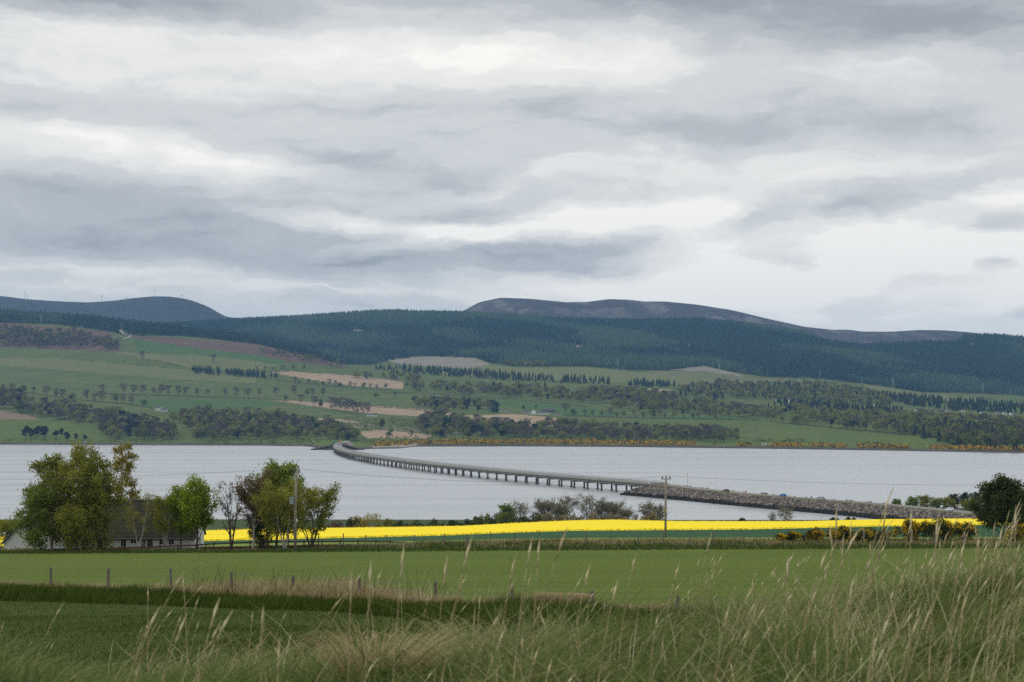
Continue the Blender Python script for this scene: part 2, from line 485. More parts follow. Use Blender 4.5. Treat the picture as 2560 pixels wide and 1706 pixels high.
class Sheet:
    """ground as columns (fan of directions) x rows (metres forward)"""
    def __init__(s, ts, Ys, Z, ymin=0.0):
        s.ts, s.Ys, s.Z, s.ymin = ts, Ys, Z, ymin
        s.X = ts[:, None] * np.maximum(Ys, ymin)[None, :]
        s.Yg = np.broadcast_to(Ys[None, :], s.X.shape)
        s.px, s.py = project(s.X, np.maximum(s.Yg, 1.0), Z)
    def z(s, X, Y):
        X = np.asarray(X, float); Y = np.asarray(Y, float)
        t = X / np.maximum(Y, s.ymin)
        i = np.clip(np.searchsorted(s.ts, t) - 1, 0, len(s.ts) - 2)
        j = np.clip(np.searchsorted(s.Ys, Y) - 1, 0, len(s.Ys) - 2)
        a = np.clip((t - s.ts[i]) / (s.ts[i + 1] - s.ts[i]), 0, 1)
        b = np.clip((Y - s.Ys[j]) / (s.Ys[j + 1] - s.Ys[j]), 0, 1)
        Z = s.Z
        return (Z[i, j] * (1 - a) + Z[i + 1, j] * a) * (1 - b) + (Z[i, j + 1] * (1 - a) + Z[i + 1, j + 1] * a) * b
    def hit(s, x, y, y0=None):
        """where the sight line through photo pixel (x, y) first meets the ground"""
        t = float(tx(x, y))
        i = int(np.clip(np.searchsorted(s.ts, t) - 1, 0, len(s.ts) - 2))
        a = (t - s.ts[i]) / (s.ts[i + 1] - s.ts[i])
        Z = s.Z[i] * (1 - a) + s.Z[i + 1] * a
        ok = s.Ys > (y0 or 3.0)
        Yk = s.Ys[ok]; sl = (Z[ok] - CH) / Yk
        tgt = float(slope(y))
        k = np.argmax(sl >= tgt)
        if not (sl >= tgt).any():
            k = int(np.argmax(sl))
            Y = Yk[k]
        elif k == 0:
            Y = Yk[0]
        else:
            f = (tgt - sl[k - 1]) / (sl[k] - sl[k - 1] + 1e-12)
            Y = Yk[k - 1] + f * (Yk[k] - Yk[k - 1])
        return np.array([t * Y, Y, float(s.z(t * Y, Y))])
    def split(s, cover, names):
        """one mesh object for each kind of ground cover"""
        nt, ny = s.X.shape
        idx = np.arange(nt * ny).reshape(nt, ny)
        quads = np.stack([idx[:-1, :-1], idx[1:, :-1], idx[1:, 1:], idx[:-1, 1:]], -1).reshape(-1, 4)
        V = np.stack([s.X, s.Yg, s.Z], -1).reshape(-1, 3)
        cov = cover[:-1, :-1].reshape(-1)
        out = {}
        for k, (nm, mat, lab) in names.items():
            q = quads[cov == k]
            if not len(q):
                continue
            u, inv = np.unique(q, return_inverse=True)
            out[k] = structure(link(nm, mesh(nm, V[u], inv.reshape(-1, 4), smooth=True, mats=[mat])), lab)
        return out

# ---- the near side: bank, fields and the brow above the firth
Yn = np.unique(np.concatenate([np.arange(-40, 4, 4.0), np.arange(4, 40, .6), np.arange(40, 130, 1.5), np.arange(130, 300, 2.5), np.arange(300, 640, 6.0), np.arange(640, 900, 12.0)]))
tn = np.unique(np.round(np.concatenate([np.linspace(-1.6, -.32, 26), np.arange(-.31, .3101, .0022), np.linspace(.32, 1.6, 26)]), 5))
PROF = {0: ([-40, 0, 5, 10, 14, 20, 30, 60, 88, 100, 110, 150], [-2.4, -1.75, -1.60, -1.56, -1.86, -3.05, -4.1, -6.35, -8.35, -8.75, -9.4, -11.3]),
        1: ([-40, 0, 5, 10, 14, 20, 30, 50, 63, 72, 80, 120, 150], [-2.4, -1.75, -1.60, -1.58, -1.80, -2.7, -3.9, -5.5, -6.6, -7.0, -7.5, -9.75, -11.3]),
        2: ([-40, 0, 5, 10, 14, 18, 24, 35, 60, 70, 120, 150], [-2.2, -1.65, -1.55, -1.50, -1.54, -1.66, -2.45, -4.2, -6.4, -7.0, -9.8, -11.2])}
yq = np.arange(-40, 151, 1.0)
PQ = [pchip(*PROF[k], yq) for k in range(3)]
LN = [  # forward distance, photo rows along that line
    (200, [(0, 1388), (1280, 1381), (2560, 1374)]),
    (226, [(0, 1372), (600, 1370), (900, 1362), (1280, 1355), (1700, 1353), (2560, 1352)]),
    (292, [(0, 1369), (500, 1362), (800, 1356), (1100, 1352), (1300, 1348), (1500, 1345), (2560, 1343)]),
    (380, [(0, 1366), (500, 1354), (800, 1347), (1100, 1340), (1250, 1334), (1430, 1328), (1850, 1325), (2000, 1322), (2200, 1317), (2560, 1312)]),
    (600, [(0, 1340), (500, 1327), (700, 1322), (950, 1319), (1150, 1316), (1300, 1308), (1430, 1302), (1530, 1300), (1700, 1304), (2000, 1305), (2200, 1300), (2560, 1298)])]
def near_column(t):
    x = np.clip(1280 + t * K, -300, 2860)
    u = np.clip(x / 1280, 0, 2)
    w = np.array([max(0, 1 - u), 1 - abs(u - 1), max(0, u - 1)])
    xs = [-40, 0, 4, 7, 10, 12, 14, 16, 18, 21, 24, 30, 40, 50, 60, 70, 80, 90, 100, 110, 125, 150]
    ys = [sum(w[k] * np.interp(q, yq, PQ[k]) for k in range(3)) for q in xs]
    for d, line in LN:
        xs.append(d); ys.append(float(slope(pl(line, x))) * d)
    brow = ys[-1]
    xs += [690]; ys += [brow - 7.0]
    rt = np.clip((x - 2280) / 120, 0, 1)
    xs += [770, 830, 900]
    ys += [(-41.0) * (1 - rt) + -40.2 * rt, -42.6 * (1 - rt) + -40.0 * rt, -44 * (1 - rt) + -41.2 * rt]
    return pchip(xs, ys, Yn) + CH
Zn = np.stack([near_column(t) for t in tn])
Xg = tn[:, None] * np.maximum(Yn, 14)[None, :]
Yg = np.broadcast_to(Yn[None, :], Xg.shape)
wob = np.clip((Yg - 6) / 10, 0, 1) * np.clip((110 - Yg) / 40, .15, 1)
Zn = Zn + (fbm(Xg / 6, Yg / 9, 3, 3) - .45) * .35 * wob
near = Sheet(tn, Yn, Zn, 14.0)
def fence_y(x):               # forward distance of the near wire fence, by photo column
    return pl([(-600, 112), (0, 103), (428, 96), (732, 88), (1090, 76), (1280, 72), (1480, 70), (1692, 66), (2560, 55), (3200, 48)], x)
cov = np.zeros(near.X.shape, int)
xx = 1280 + tn[:, None] * K + 0 * Yg
fy = fence_y(xx)
cov[:] = 0
cov[(Yg > 24) & (Yg < fy - 11)] = 1
cov[(Yg > fy + 1.5)] = 2
cov[(Yg > 204 + 3 * (fbm(Xg / 9, Yg / 30, 2, 5) - .5))] = 0
b1 = np.array([pl([(0, 226), (2560, 226)], q) for q in (1280 + tn * K)])[:, None]
cov[Yg > 227] = 3
cov[Yg > 292] = 4
cov[(Yg > 380 + 6 * (fbm(Xg / 5, Yg / 40, 2, 8) - .5))] = 5
cov[(xx < 830) & (Yg > 292) & (Yg < 330)] = 4
cov[Yg > 655] = 0
near.split(cov, {0: ('rough_ground', M['verge'], 'rough ground under the long grass and field margins'),
                 1: ('near_field', M['near_field'], 'dark green crop field just beyond the grass bank'),
                 2: ('green_field', M['green_field'], 'wide bright green crop field beyond the wire fence'),
                 3: ('pale_field', M['light_field'], 'strip of lighter green field behind the far fence'),
                 4: ('dark_crop_field', M['dark_crop'], 'dark blue-green crop strip below the yellow field'),
                 5: ('rapeseed_field', M['rape'], 'bright yellow flowering rapeseed field above the firth')})

# ---- the far side of the firth
L_shore = [(-700, 1110), (0, 1112), (640, 1114), (770, 1116), (800, 1122), (830, 1125.5), (880, 1125.5), (925, 1122.5), (1000, 1121), (1045, 1116.5), (1280, 1116), (1600, 1118), (1920, 1122), (2240, 1127), (2560, 1133), (3200, 1145)]
LF = [  # (rows by column, distances by column)
    ([(-700, 1104), (0, 1101), (640, 1104), (830, 1107), (1280, 1101), (1920, 1106), (2560, 1118), (3200, 1126)], [(0, 3010), (640, 2960), (830, 2900), (1280, 2990), (1920, 2860), (2560, 2500)]),
    ([(-700, 1075), (0, 1070), (640, 1074), (900, 1080), (1280, 1082), (1920, 1085), (2560, 1098), (3200, 1108)], [(0, 3220), (1280, 3180), (1920, 3060), (2560, 2800)]),
    ([(-700, 1044), (0, 1036), (640, 1040), (900, 1046), (1280, 1046), (1600, 1052), (1920, 1056), (2560, 1074), (3200, 1085)], [(0, 3480), (1280, 3520), (2560, 3200)]),
    ([(-700, 1000), (0, 990), (640, 1004), (900, 1012), (1280, 1016), (1600, 1020), (1920, 1028), (2560, 1050), (3200, 1060)], [(0, 3850), (1280, 3900), (2560, 3700)]),
    ([(-700, 945), (0, 930), (400, 945), (640, 958), (900, 970), (1280, 968), (1600, 976), (1920, 990), (2560, 1018), (3200, 1030)], [(0, 4400), (1280, 4350), (2560, 4250)]),
    ([(-700, 880), (0, 868), (330, 872), (640, 898), (870, 930), (960, 945), (1280, 938), (1600, 950), (1920, 964), (2560, 1000), (3200, 1010)], [(0, 4850), (640, 4700), (1280, 4650), (2560, 4600)]),
    ([(-700, 800), (0, 789), (218, 805), (435, 832), (610, 853), (762, 885), (870, 914), (960, 928), (1280, 917), (1600, 929), (1750, 929), (1920, 944), (2206, 966), (2301, 981), (2560, 990), (3200, 1000)], [(0, 5400), (435, 5300), (870, 4900), (1280, 4950), (2560, 4950)]),
    ([(-700, 815), (0, 803), (435, 846), (762, 895), (870, 916), (960, 915), (1280, 905), (1600, 914), (1920, 932), (2560, 978), (3200, 990)], [(0, 5750), (870, 5200), (1280, 5150), (2560, 5150)]),
    ([(-700, 850), (0, 838), (640, 868), (870, 880), (960, 872), (1280, 858), (1600, 865), (1920, 885), (2240, 905), (2560, 925), (3200, 940)], [(0, 6200), (960, 5800), (2560, 5750)]),
    ([(-700, 860), (0, 845), (430, 818), (522, 812), (609, 808), (762, 802), (870, 795), (979, 789), (1088, 790), (1170, 793), (1306, 804), (1393, 809), (1523, 811), (1741, 810), (1850, 820), (1920, 830), (2000, 840), (2072, 853), (2165, 863), (2274, 858), (2410, 850), (2480, 848), (2560, 854), (3200, 878)], [(0, 7000), (1280, 6900), (2560, 6700)]),
    ([(-700, 872), (0, 850), (522, 818), (979, 795), (1523, 812), (1850, 818), (1920, 828), (2072, 850), (2274, 856), (2560, 862), (3200, 885)], [(0, 7400), (2560, 7300)]),
    ([(-700, 733), (0, 743), (65, 751), (141, 756), (218, 759), (283, 755), (326, 749), (381, 744), (419, 744), (468, 751), (522, 769), (570, 796), (640, 822), (700, 830), (1000, 830), (1100, 805), (1164, 775), (1197, 757), (1251, 746), (1327, 749), (1414, 758), (1469, 757), (1523, 749.5), (1578, 752), (1610, 756), (1665, 756), (1741, 763), (1828, 777), (1904, 795), (2013, 818), (2122, 829), (2230, 830), (2296, 826), (2361, 827), (2430, 832), (2490, 842), (2560, 862), (3200, 890)], [(0, 9300), (640, 9000), (1000, 8600), (2560, 8300)]),
    ([(-700, 790), (0, 800), (1280, 800), (2560, 880), (3200, 900)], [(0, 10600), (2560, 10400)]),
]
Yf = np.unique(np.concatenate([np.arange(2120, 3100, 9.0), np.arange(3100, 5400, 15.0), np.arange(5400, 7500, 28.0), np.arange(7500, 9700, 55.0), np.arange(9700, 10700, 160.0)]))
tf = np.unique(np.round(np.concatenate([np.linspace(-.8, -.31, 14), np.arange(-.30, .3001, .0011), np.linspace(.31, .8, 14)]), 5))
def far_column(t):
    x = float(np.clip(1280 + t * K, -700, 3200))
    ds = (CH - .25) / -float(slope(pl(L_shore, x)))
    xs = [ds - 400, ds - 40, ds, ds + 8]; ys = [-2.0, -1.8, .1, .9]
    lastd = ds
    for ly, ld in LF:
        d = max(float(pl(ld, x)), lastd + 60)
        y = float(pl(ly, x))
        xs.append(d); ys.append(CH + float(slope(y)) * d)
        lastd = d
    xs.append(lastd + 500); ys.append(ys[-1] - 60)
    return pchip(xs, ys, Yf), ds
cols = [far_column(t) for t in tf]
Zf = np.stack([c[0] for c in cols])
DS = np.array([c[1] for c in cols])
kern = np.array([1, 2, 3, 2, 1.]) / 9
Zf = np.stack([np.convolve(np.pad(Zf[:, j], 2, 'edge'), kern, 'valid') for j in range(Zf.shape[1])], 1)
Xg = tf[:, None] * Yf[None, :]
Yg = np.broadcast_to(Yf[None, :], Xg.shape)
inl = np.clip((Yg - DS[:, None] - 60) / 500, 0, 1)
Zf = Zf + (fbm(Xg / 420, Yg / 420, 4, 21) - .47) * 16 * inl * np.clip((8000 - Yg) / 1500, .25, 1)
far = Sheet(tf, Yf, Zf)
FOREST_LOW = [(-700, 815), (0, 810), (130, 812), (261, 829), (313, 840), (462, 842), (640, 862), (760, 893), (860, 912), (925, 914), (975, 901), (1048, 893), (1184, 895), (1225, 910), (1280, 917), (1470, 917), (1579, 928), (1750, 928), (1757, 914), (1824, 930), (1920, 944), (2034, 947), (2127, 958), (2206, 966), (2301, 981), (2450, 986), (2560, 991), (3200, 1003)]
px, py = far.px, far.py
cov = np.zeros(px.shape, int)
def patch(k, poly, extra=None):
    m = inpoly(px, py, poly) & (Yg < 5600)
    cov[m] = k
patch(9, [(-700, 1108), (3300, 1150), (3300, 1080), (2560, 1076), (2200, 1062), (1900, 1070), (1900, 1096), (-700, 1096)])
patch(9, [(-700, 1052), (0, 1048), (260, 1064), (420, 1090), (-700, 1112)])
STUBBLE = [[(675, 932), (719, 930), (885, 940), (985, 952), (1004, 957), (1002, 974), (966, 971), (885, 966), (803, 955), (730, 943)],
           [(675, 1001), (830, 1008), (912, 1015), (1048, 1023), (1120, 1032), (1157, 1037), (1048, 1042), (912, 1034), (809, 1021), (722, 1008)],
           [(1146, 1040), (1280, 1036), (1402, 1047), (1449, 1057), (1425, 1066), (1300, 1070), (1200, 1066), (1160, 1050)],
           [(776, 1046), (858, 1050), (939, 1064), (942, 1073), (885, 1070)],
           [(896, 1081), (953, 1076), (1075, 1088), (1075, 1097), (912, 1097)],
           [(1590, 970), (1682, 975), (1655, 980)], [(2480, 1070), (2530, 1074), (2510, 1080)]]
for p in STUBBLE:
    patch(1, p)
patch(2, [(-700, 1022), (0, 1028), (68, 1040), (99, 1051), (0, 1050), (-700, 1046)])
for p in ([(975, 902), (1048, 892), (1184, 896), (1225, 912), (1157, 922), (994, 911)], [(1753, 915), (1865, 941), (1770, 944), (1647, 929)]):
    patch(3, p)
patch(4, [(-700, 812), (0, 808), (270, 830), (300, 880), (240, 880), (0, 869), (-700, 866)])
patch(4, [(310, 838), (640, 860), (860, 912), (860, 920), (720, 905), (640, 889), (460, 868), (345, 850)])
patch(6, [(1600, 925), (1760, 928), (1880, 946), (2060, 950), (2020, 958), (1800, 950), (1640, 937)])
patch(6, [(800, 1050), (1000, 1068), (1170, 1080), (1170, 1092), (960, 1075), (800, 1060)])
low = pl(FOREST_LOW, np.clip(1280 + tf * K, -700, 3200))[:, None]
isfor = (py < low) & (Yg > 4500) & (Yg < 7350)
isfor &= ~((cov == 3) | (cov == 4))
cov[isfor] = 5
for p in ([(1410, 861), (1476, 866), (1470, 874), (1443, 877)], [(876, 824), (915, 827), (905, 836), (880, 833)], [(2130, 890), (2180, 896), (2170, 903), (2128, 897)], [(2415, 858), (2440, 862), (2436, 873), (2420, 868)], [(1706, 856), (1735, 862), (1722, 873)]):
    m = inpoly(px, py, p) & (Yg > 5000); cov[m] = 3
cov[(Yg > 7350)] = 7
cov[(Yg > 7350) & (1280 + tf[:, None] * K < 820)] = 8
moor_thr = np.interp(1280 + tf * K, [1990, 2060, 2390, 2470], [7400, 6380, 6380, 7400])[:, None]
moor_low = (Yg > moor_thr) & (1280 + tf[:, None] * K > 900)
cov[moor_low] = 7
shy = pl(L_shore, np.clip(1280 + tf * K, -700, 3200))[:, None]
for p in ([(1060, 936), (1190, 912), (1300, 920), (1470, 920), (1590, 932), (1750, 944), (1920, 950), (1920, 962), (1700, 962), (1560, 958), (1400, 952)], [(-700, 890), (0, 895), (130, 898), (330, 915), (560, 935), (640, 945), (640, 958), (450, 950), (200, 930), (0, 915), (-700, 910)],
          [(2150, 960), (2300, 982), (2480, 1000), (2460, 1010), (2300, 1000), (2200, 985)], [(250, 880), (360, 884), (500, 890), (640, 905), (700, 915), (640, 925), (470, 920), (330, 895)]):
    cov[inpoly(px, py, p) & (Yg < 5600) & (cov == 0)] = 12
for p in ([(960, 986), (1280, 1002), (1470, 1020), (1560, 1036), (1900, 1045), (1920, 1056), (1500, 1040), (1420, 1040), (1280, 1020), (1060, 990)], [(330, 838), (460, 868), (640, 889), (720, 905), (690, 914), (500, 890), (340, 882)], [(310, 1002), (640, 1000), (700, 1010), (560, 1030), (420, 1030)]):
    cov[inpoly(px, py, p) & (Yg < 5600) & (cov == 0)] = 13
sh = (Yg < DS[:, None] + 26) | ((py > shy - 5.5) & (Yg < DS[:, None] + 420))
cov[sh] = 10
cov[(Yg < DS[:, None] + 190) & (Yg >= DS[:, None] + 26) & (px > 930) & (px < 1045)] = 11
far.split(cov, {0: ('hillside_pasture', M['pasture'], 'green pasture fields rising across the far shore'),
                1: ('stubble_field', M['stubble'], 'pale straw coloured fields on the far slope'),
                2: ('ploughed_field', M['brown'], 'brown ploughed field above the far shore'),
                3: ('felled_clearing', M['felled'], 'grey felled clearings in the hillside forest'),
                4: ('heather_slope', M['heather'], 'purple brown heather slopes below the forest'),
                5: ('forest_floor', M['forest_floor'], 'dark ground under the conifer forest'),
                6: ('rough_pasture', M['rough'], 'rough tan grass between the fields'),
                7: ('moorland_hill', M['moor'], 'bare purple brown moorland hill on the skyline'),
                8: ('distant_hill', M['hill_grass'], 'blue hazy hill with wind turbines on the skyline'),
                9: ('shore_pasture', M['low_pasture'], 'deeper green fields near the far shore'),
                10: ('foreshore', M['foreshore'], 'dark stony foreshore along the far water edge'),
                12: ('pale_pasture', M['pale_pasture'], 'paler green pasture strips high on the far slope'),
                13: ('dark_pasture', M['dark_pasture'], 'deeper green fields in the middle of the far slope'),
                11: ('gravel_spit', M['gravel'], 'pale gravel spit beside the bridge end')})
# the small blue hill far behind
mb = MB()
hx = np.linspace(2030, 2190, 17)
hv = []
for i, x in enumerate(hx):
    top = 824.5 + ((x - 2105) / 62) ** 2 * 8
    for d, k in ((11400, 0), (11900, 1), (12600, 0)):
        q = P(x, top + (0 if k else 26), d); hv.append(tuple(q))
mb.add(hv, [(i * 3 + j, (i + 1) * 3 + j, (i + 1) * 3 + j + 1, i * 3 + j + 1) for i in range(16) for j in range(2)])
structure(mb.build('far_blue_hill', M['hill_grass'], smooth=True), 'faint blue hill top behind the moorland ridge')

# ---- water
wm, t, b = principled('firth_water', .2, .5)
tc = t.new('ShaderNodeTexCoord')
b.inputs['Base Color'].default_value = (.34, .365, .39, 1)  # paler than water itself: part of the sky's reflection is put into this colour
b.inputs['IOR'].default_value = 2.1  # higher than water's own, to strengthen the sky reflection
st = t.noise(t.mapping(tc.outputs['Object'], scale=(.0012, .016, 1)), 1.0, 5, .6, .5)
st2 = t.noise(t.mapping(tc.outputs['Object'], scale=(.006, .035, 1), loc=(7, 3, 0)), 1.0, 4, .6, .4)
stt = t.math('ADD', t.math('MULTIPLY', st, .6), t.math('MULTIPLY', st2, .4))
t.link(t.ramp(stt, [(.40, (.20, .20, .20)), (.62, (.34, .34, .34))]), b.inputs['Roughness'])
wv1 = t.noise(t.mapping(tc.outputs['Object'], scale=(.16, .20, 1)), 1.0, 5, .6, .3)
bn = t.new('ShaderNodeBump')
bn.inputs['Distance'].default_value = 1.0
t.link(t.ramp(stt, [(.42, (.002, .002, .002)), (.60, (.09, .09, .09))]), bn.inputs['Strength'])
t.link(wv1, bn.inputs['Height'])
t.link(bn.outputs[0], b.inputs['Normal'])
wx = np.linspace(-3000, 3000, 31); wy = np.linspace(560, 3500, 31)
gx, gy = np.meshgrid(wx, wy, indexing='ij')
idx = np.arange(31 * 31).reshape(31, 31)
q = np.stack([idx[:-1, :-1], idx[1:, :-1], idx[1:, 1:], idx[:-1, 1:]], -1).reshape(-1, 4)
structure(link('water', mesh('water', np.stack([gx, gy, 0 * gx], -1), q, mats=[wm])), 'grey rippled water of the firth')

# ---- haze: even air from just below the water to above the highest turbine
hm = bpy.data.materials.new('haze')
hm.use_nodes = True
t = NT(hm.node_tree); t.n.clear()
v = t.new('ShaderNodeVolumePrincipled')
v.inputs['Color'].default_value = (.30, .59, 1.0, 1)
v.inputs['Density'].default_value = 4.6e-5
v.inputs['Anisotropy'].default_value = .1
o = t.new('ShaderNodeOutputMaterial'); t.link(v.outputs[0], o.inputs['Volume'])
mb = MB(); mb.box((0, 6300, 350), (22000, 14600, 708))
stuff(mb.build('haze', hm), 'thin blue haze over the firth and hills')

# ------------------------------------------------------------------ bridge, causeway and road
BP = [(1072, 67), (1095, 58), (1188, 28), (1262, 5), (1332, -23), (1432, -50), (1526, -72), (1596, -90), (1700, -112), (1850, -143), (1982, -166), (2101, -184), (2248, -201), (2349, -212), (2460, -219)]
bpY, bpX = np.array(BP, float).T
cf = np.polyfit(bpY / 1000, bpX, 3)
def road_x(Y):
    return np.polyval(cf, np.asarray(Y, float) / 1000) + 5
# the road as a path of points from the near land, over the causeway and bridge, to the far land
near_pts = [(700, 187), (755, 177.5), (830, 161), (903, 132), (935, 119), (1004, 97)]
ROAD_Y = np.concatenate([[p[0] for p in near_pts], np.arange(1060, 2461, 10.0), [2560, 2640, 2720]])
ROAD_X = np.concatenate([[p[1] for p in near_pts], road_x(np.arange(1060, 2461, 10.0)), [road_x(2460) - 8, road_x(2460) - 10, road_x(2460) - 9]])
dense = np.arange(700, 2721, 2.0)
rx = np.interp(dense, ROAD_Y, ROAD_X)
k = np.ones(41) / 41
rx = np.convolve(np.pad(rx, 20, 'edge'), k, 'valid')
rz = np.interp(dense, [700, 830, 960, 1010, 1060, 1700, 2460, 2560, 2720], [5.2, 5.0, 5.0, 5.3, 6.3, 6.6, 6.4, 6.6, 8.0])
seg = np.hypot(np.diff(rx), 2.0)
arc = np.concatenate([[0], np.cumsum(seg)])
def road(sd, off=0.0, dz=0.0):
    """point at distance sd along the road, off metres to its right going away from us"""
    x = np.interp(sd, arc, rx); y = np.interp(sd, arc, dense); z = np.interp(sd, arc, rz)
    x2 = np.interp(sd + 1, arc, rx); y2 = np.interp(sd + 1, arc, dense)
    x1 = np.interp(sd - 1, arc, rx); y1 = np.interp(sd - 1, arc, dense)
    tx_, ty_ = x2 - x1, y2 - y1
    L = math.hypot(tx_, ty_)
    return np.array([x + off * ty_ / L, y - off * tx_ / L, z + dz]), math.atan2(ty_, tx_)
def sd_at(Y):
    return float(np.interp(Y, dense, arc))
B0, B1 = sd_at(1058), sd_at(2462)
def sweep(mbx, s0, s1, step, prof, mi=0, caps=True):
    """extrude a closed cross section (offset, height) along the road"""
    ss = np.arange(s0, s1 + .01, step); n = len(prof)
    vs = []
    for s in ss:
        for (o, h) in prof:
            vs.append(tuple(road(s, o, h)[0]))
    f = []
    for i in range(len(ss) - 1):
        for j in range(n):
            f.append((i * n + j, i * n + (j + 1) % n, (i + 1) * n + (j + 1) % n, (i + 1) * n + j))
    if caps:
        f.append(tuple(range(n))); f.append(tuple((len(ss) - 1) * n + j for j in range(n))[::-1])
    mbx.add(vs, f, mi)
bridge = thing('road_bridge', 'long low concrete bridge curving across the firth on paired columns', 'bridge', (0, 0, 0))
b_ = MB(); sweep(b_, B0, B1, 12, [(-4.9, -.05), (-4.9, -.55), (4.9, -.55), (4.9, -.05)])
b_.build('deck', M['concrete'], bridge)
for o in (-3.6, -1.2, 1.2, 3.6):
    b_ = MB(); sweep(b_, B0, B1, 12, [(o - .35, -.553), (o - .35, -1.9), (o + .35, -1.9), (o + .35, -.553)]); b_.build('girder', M['girder'], bridge)
b_ = MB(); sweep(b_, B0, B1, 12, [(-3.65, -.02), (3.65, -.02), (3.65, .03), (-3.65, .03)])
b_.build('road_surface', M['asphalt'], bridge)
b_ = MB()
for s in np.arange(B0, B1, 9.0):
    sweep(b_, s, s + 3, 3, [(-.07, .034), (.07, .034), (.07, .04), (-.07, .04)], caps=False)
for o in (-3.4, 3.4):
    sweep(b_, B0, B1, 12, [(o - .07, .034), (o + .07, .034), (o + .07, .04), (o - .07, .04)], caps=False)
b_.build('lane_marking', M['mark'], bridge)
for sd in (-1, 1):
    b_ = MB(); sweep(b_, B0, B1, 12, [(sd * 4.9, -.05), (sd * 4.9, .35), (sd * 4.6, .35), (sd * 4.6, -.05)][::sd])
    b_.build('parapet', M['concrete'], bridge)
    b_ = MB()
    for h in (.6, .85, 1.1):
        sweep(b_, B0, B1, 12, [(sd * 4.75 - .04, h - .04), (sd * 4.75 + .04, h - .04), (sd * 4.75 + .04, h + .04), (sd * 4.75 - .04, h + .04)])
    for s in np.arange(B0, B1, 3.6):
        p, a = road(s, sd * 4.75, .72)
        b_.box(p, (.10, .10, .84), a)
    b_.build('railing', M['steel'], bridge)
NPIER = int((B1 - B0) / 21.5)
mc = MB(); mc.tube([(0, 0, -2.2), (0, 0, .7), (0, 0, .75), (0, 0, 6.2)], [.72, .72, .52, .52], 8)
col_me = mc.mesh('column', M['concrete_dark'])
mt = MB(); mt.box((0, 0, .05), (1.7, 1.7, .9)); foot_me = mt.mesh('footing', M['concrete_dark'])
mh = MB(); mh.box((0, 0, 0), (1.1, 9.0, .8)); head_me = mh.mesh('crosshead', M['concrete'])
for i in range(NPIER + 1):
    s = B0 + 6 + i * 21.5
    if s > B1 - 4:
        break
    p, a = road(s)
    h = link('crosshead', head_me, bridge, (p[0], p[1], p[2] - 2.4), a)
    for o in (-3.1, 3.1):
        q, a = road(s, o)
        c = link('column', col_me, bridge, (q[0], q[1], 0), a, (1, 1, (q[2] - 2.8) / 6.2))
        link('footing', foot_me, c, (0, 0, 0), 0)

# causeway: an embankment clad in boulders, dark weed along the tide line
b_ = MB(); sweep(b_, 0, B0 - 1, 8, [(-6.2, -.35), (-17.5, -6.6), (17.5, -6.6), (6.2, -.35)])
b_.f.pop()
causeway = structure(b_.build('causeway', M['gravel']), 'stone causeway carrying the road from the near shore to the bridge')
b_ = MB(); sweep(b_, 0, B0, 8, [(-3.65, -.33), (3.65, -.33), (3.65, -.27), (-3.65, -.27)])
structure(b_.build('causeway_road', M['asphalt']), 'grey road along the top of the causeway')
grassy = ground_mat('bank_grass', (.08, .09, .035), (.13, .12, .05), None, s1=.1, s2=.6)
b_ = MB(); sweep(b_, 0, B0 - 3, 8, [(-6.6, -.33), (-6.9, -.75), (-3.7, -.30), (-3.7, -.05)])
b_.build('grass_verge', grassy, causeway)
rockm, t, b = principled('boulder', .95, .15)
at = t.new('ShaderNodeAttribute', attribute_name='tint')
t.link(t.ramp(at.outputs['Fac'], [(0, (.018, .017, .015)), (.10, (.022, .02, .018)), (.14, (.07, .062, .054)), (.5, (.13, .112, .098)), (.8, (.19, .162, .142)), (1, (.34, .30, .265))]), b.inputs['Base Color'])
def rocks(positions, sizes, tints, seed):
    r = np.random.default_rng(seed)
    # squashed, knocked-about octahedra with cut corners
    ang = np.arange(6) / 6 * 2 * pi
    base = np.concatenate([[[0, 0, .8]], np.stack([np.cos(ang), np.sin(ang), .25 * np.cos(3 * ang)], 1), [[0, 0, -.7]]])
    fa = [(0, 1 + j, 1 + (j + 1) % 6) for j in range(6)] + [(7, 1 + (j + 1) % 6, 1 + j) for j in range(6)]
    n = len(positions)
    v = base[None] * (1 + .38 * (r.random((n, 8, 1)) - .5)) + .22 * (r.random((n, 8, 3)) - .5)
    a = r.random(n) * 2 * pi; tl = (r.random(n) - .5) * 1.2
    ca, sa, ct, st_ = np.cos(a), np.sin(a), np.cos(tl), np.sin(tl)
    x, y, z = v[..., 0], v[..., 1], v[..., 2]
    x, z = x * ct[:, None] - z * st_[:, None], x * st_[:, None] + z * ct[:, None]
    x, y = x * ca[:, None] - y * sa[:, None], x * sa[:, None] + y * ca[:, None]
    v = np.stack([x, y, z], -1) * sizes[:, None, None] + positions[:, None, :]
    f = (np.array(fa)[None] + (np.arange(n) * 8)[:, None, None]).reshape(-1, 3)
    return v.reshape(-1, 3), f, np.repeat(tints, 8)
n = 9500
ss = rng.random(n) ** .9 * (B0 + 9); uu = rng.random(n)
pos = []
for s, u in zip(ss, uu):
    if s > B0 - 2:
        u = max(u, (s - B0 + 2) / 11)
    o = -6.9 - u * 10.4
    p, a = road(s, o, -.55 - u * 5.6)
    pos.append(p)
pos = np.array(pos)
for i in range(n):            # the rounded nose beneath the first span
    if ss[i] > B0 - 6 and rng.random() < .5:
        s = B0 - 4 + rng.random() * 13; o = (rng.random() - .5) * 26
        r_ = math.hypot(max(0, s - B0 + 4), max(0, abs(o) - 7)) / 13
        p, a = road(s, o, -.8 - r_ * 6.0); pos[i] = p
sz = .42 + rng.random(n) ** 2 * .62
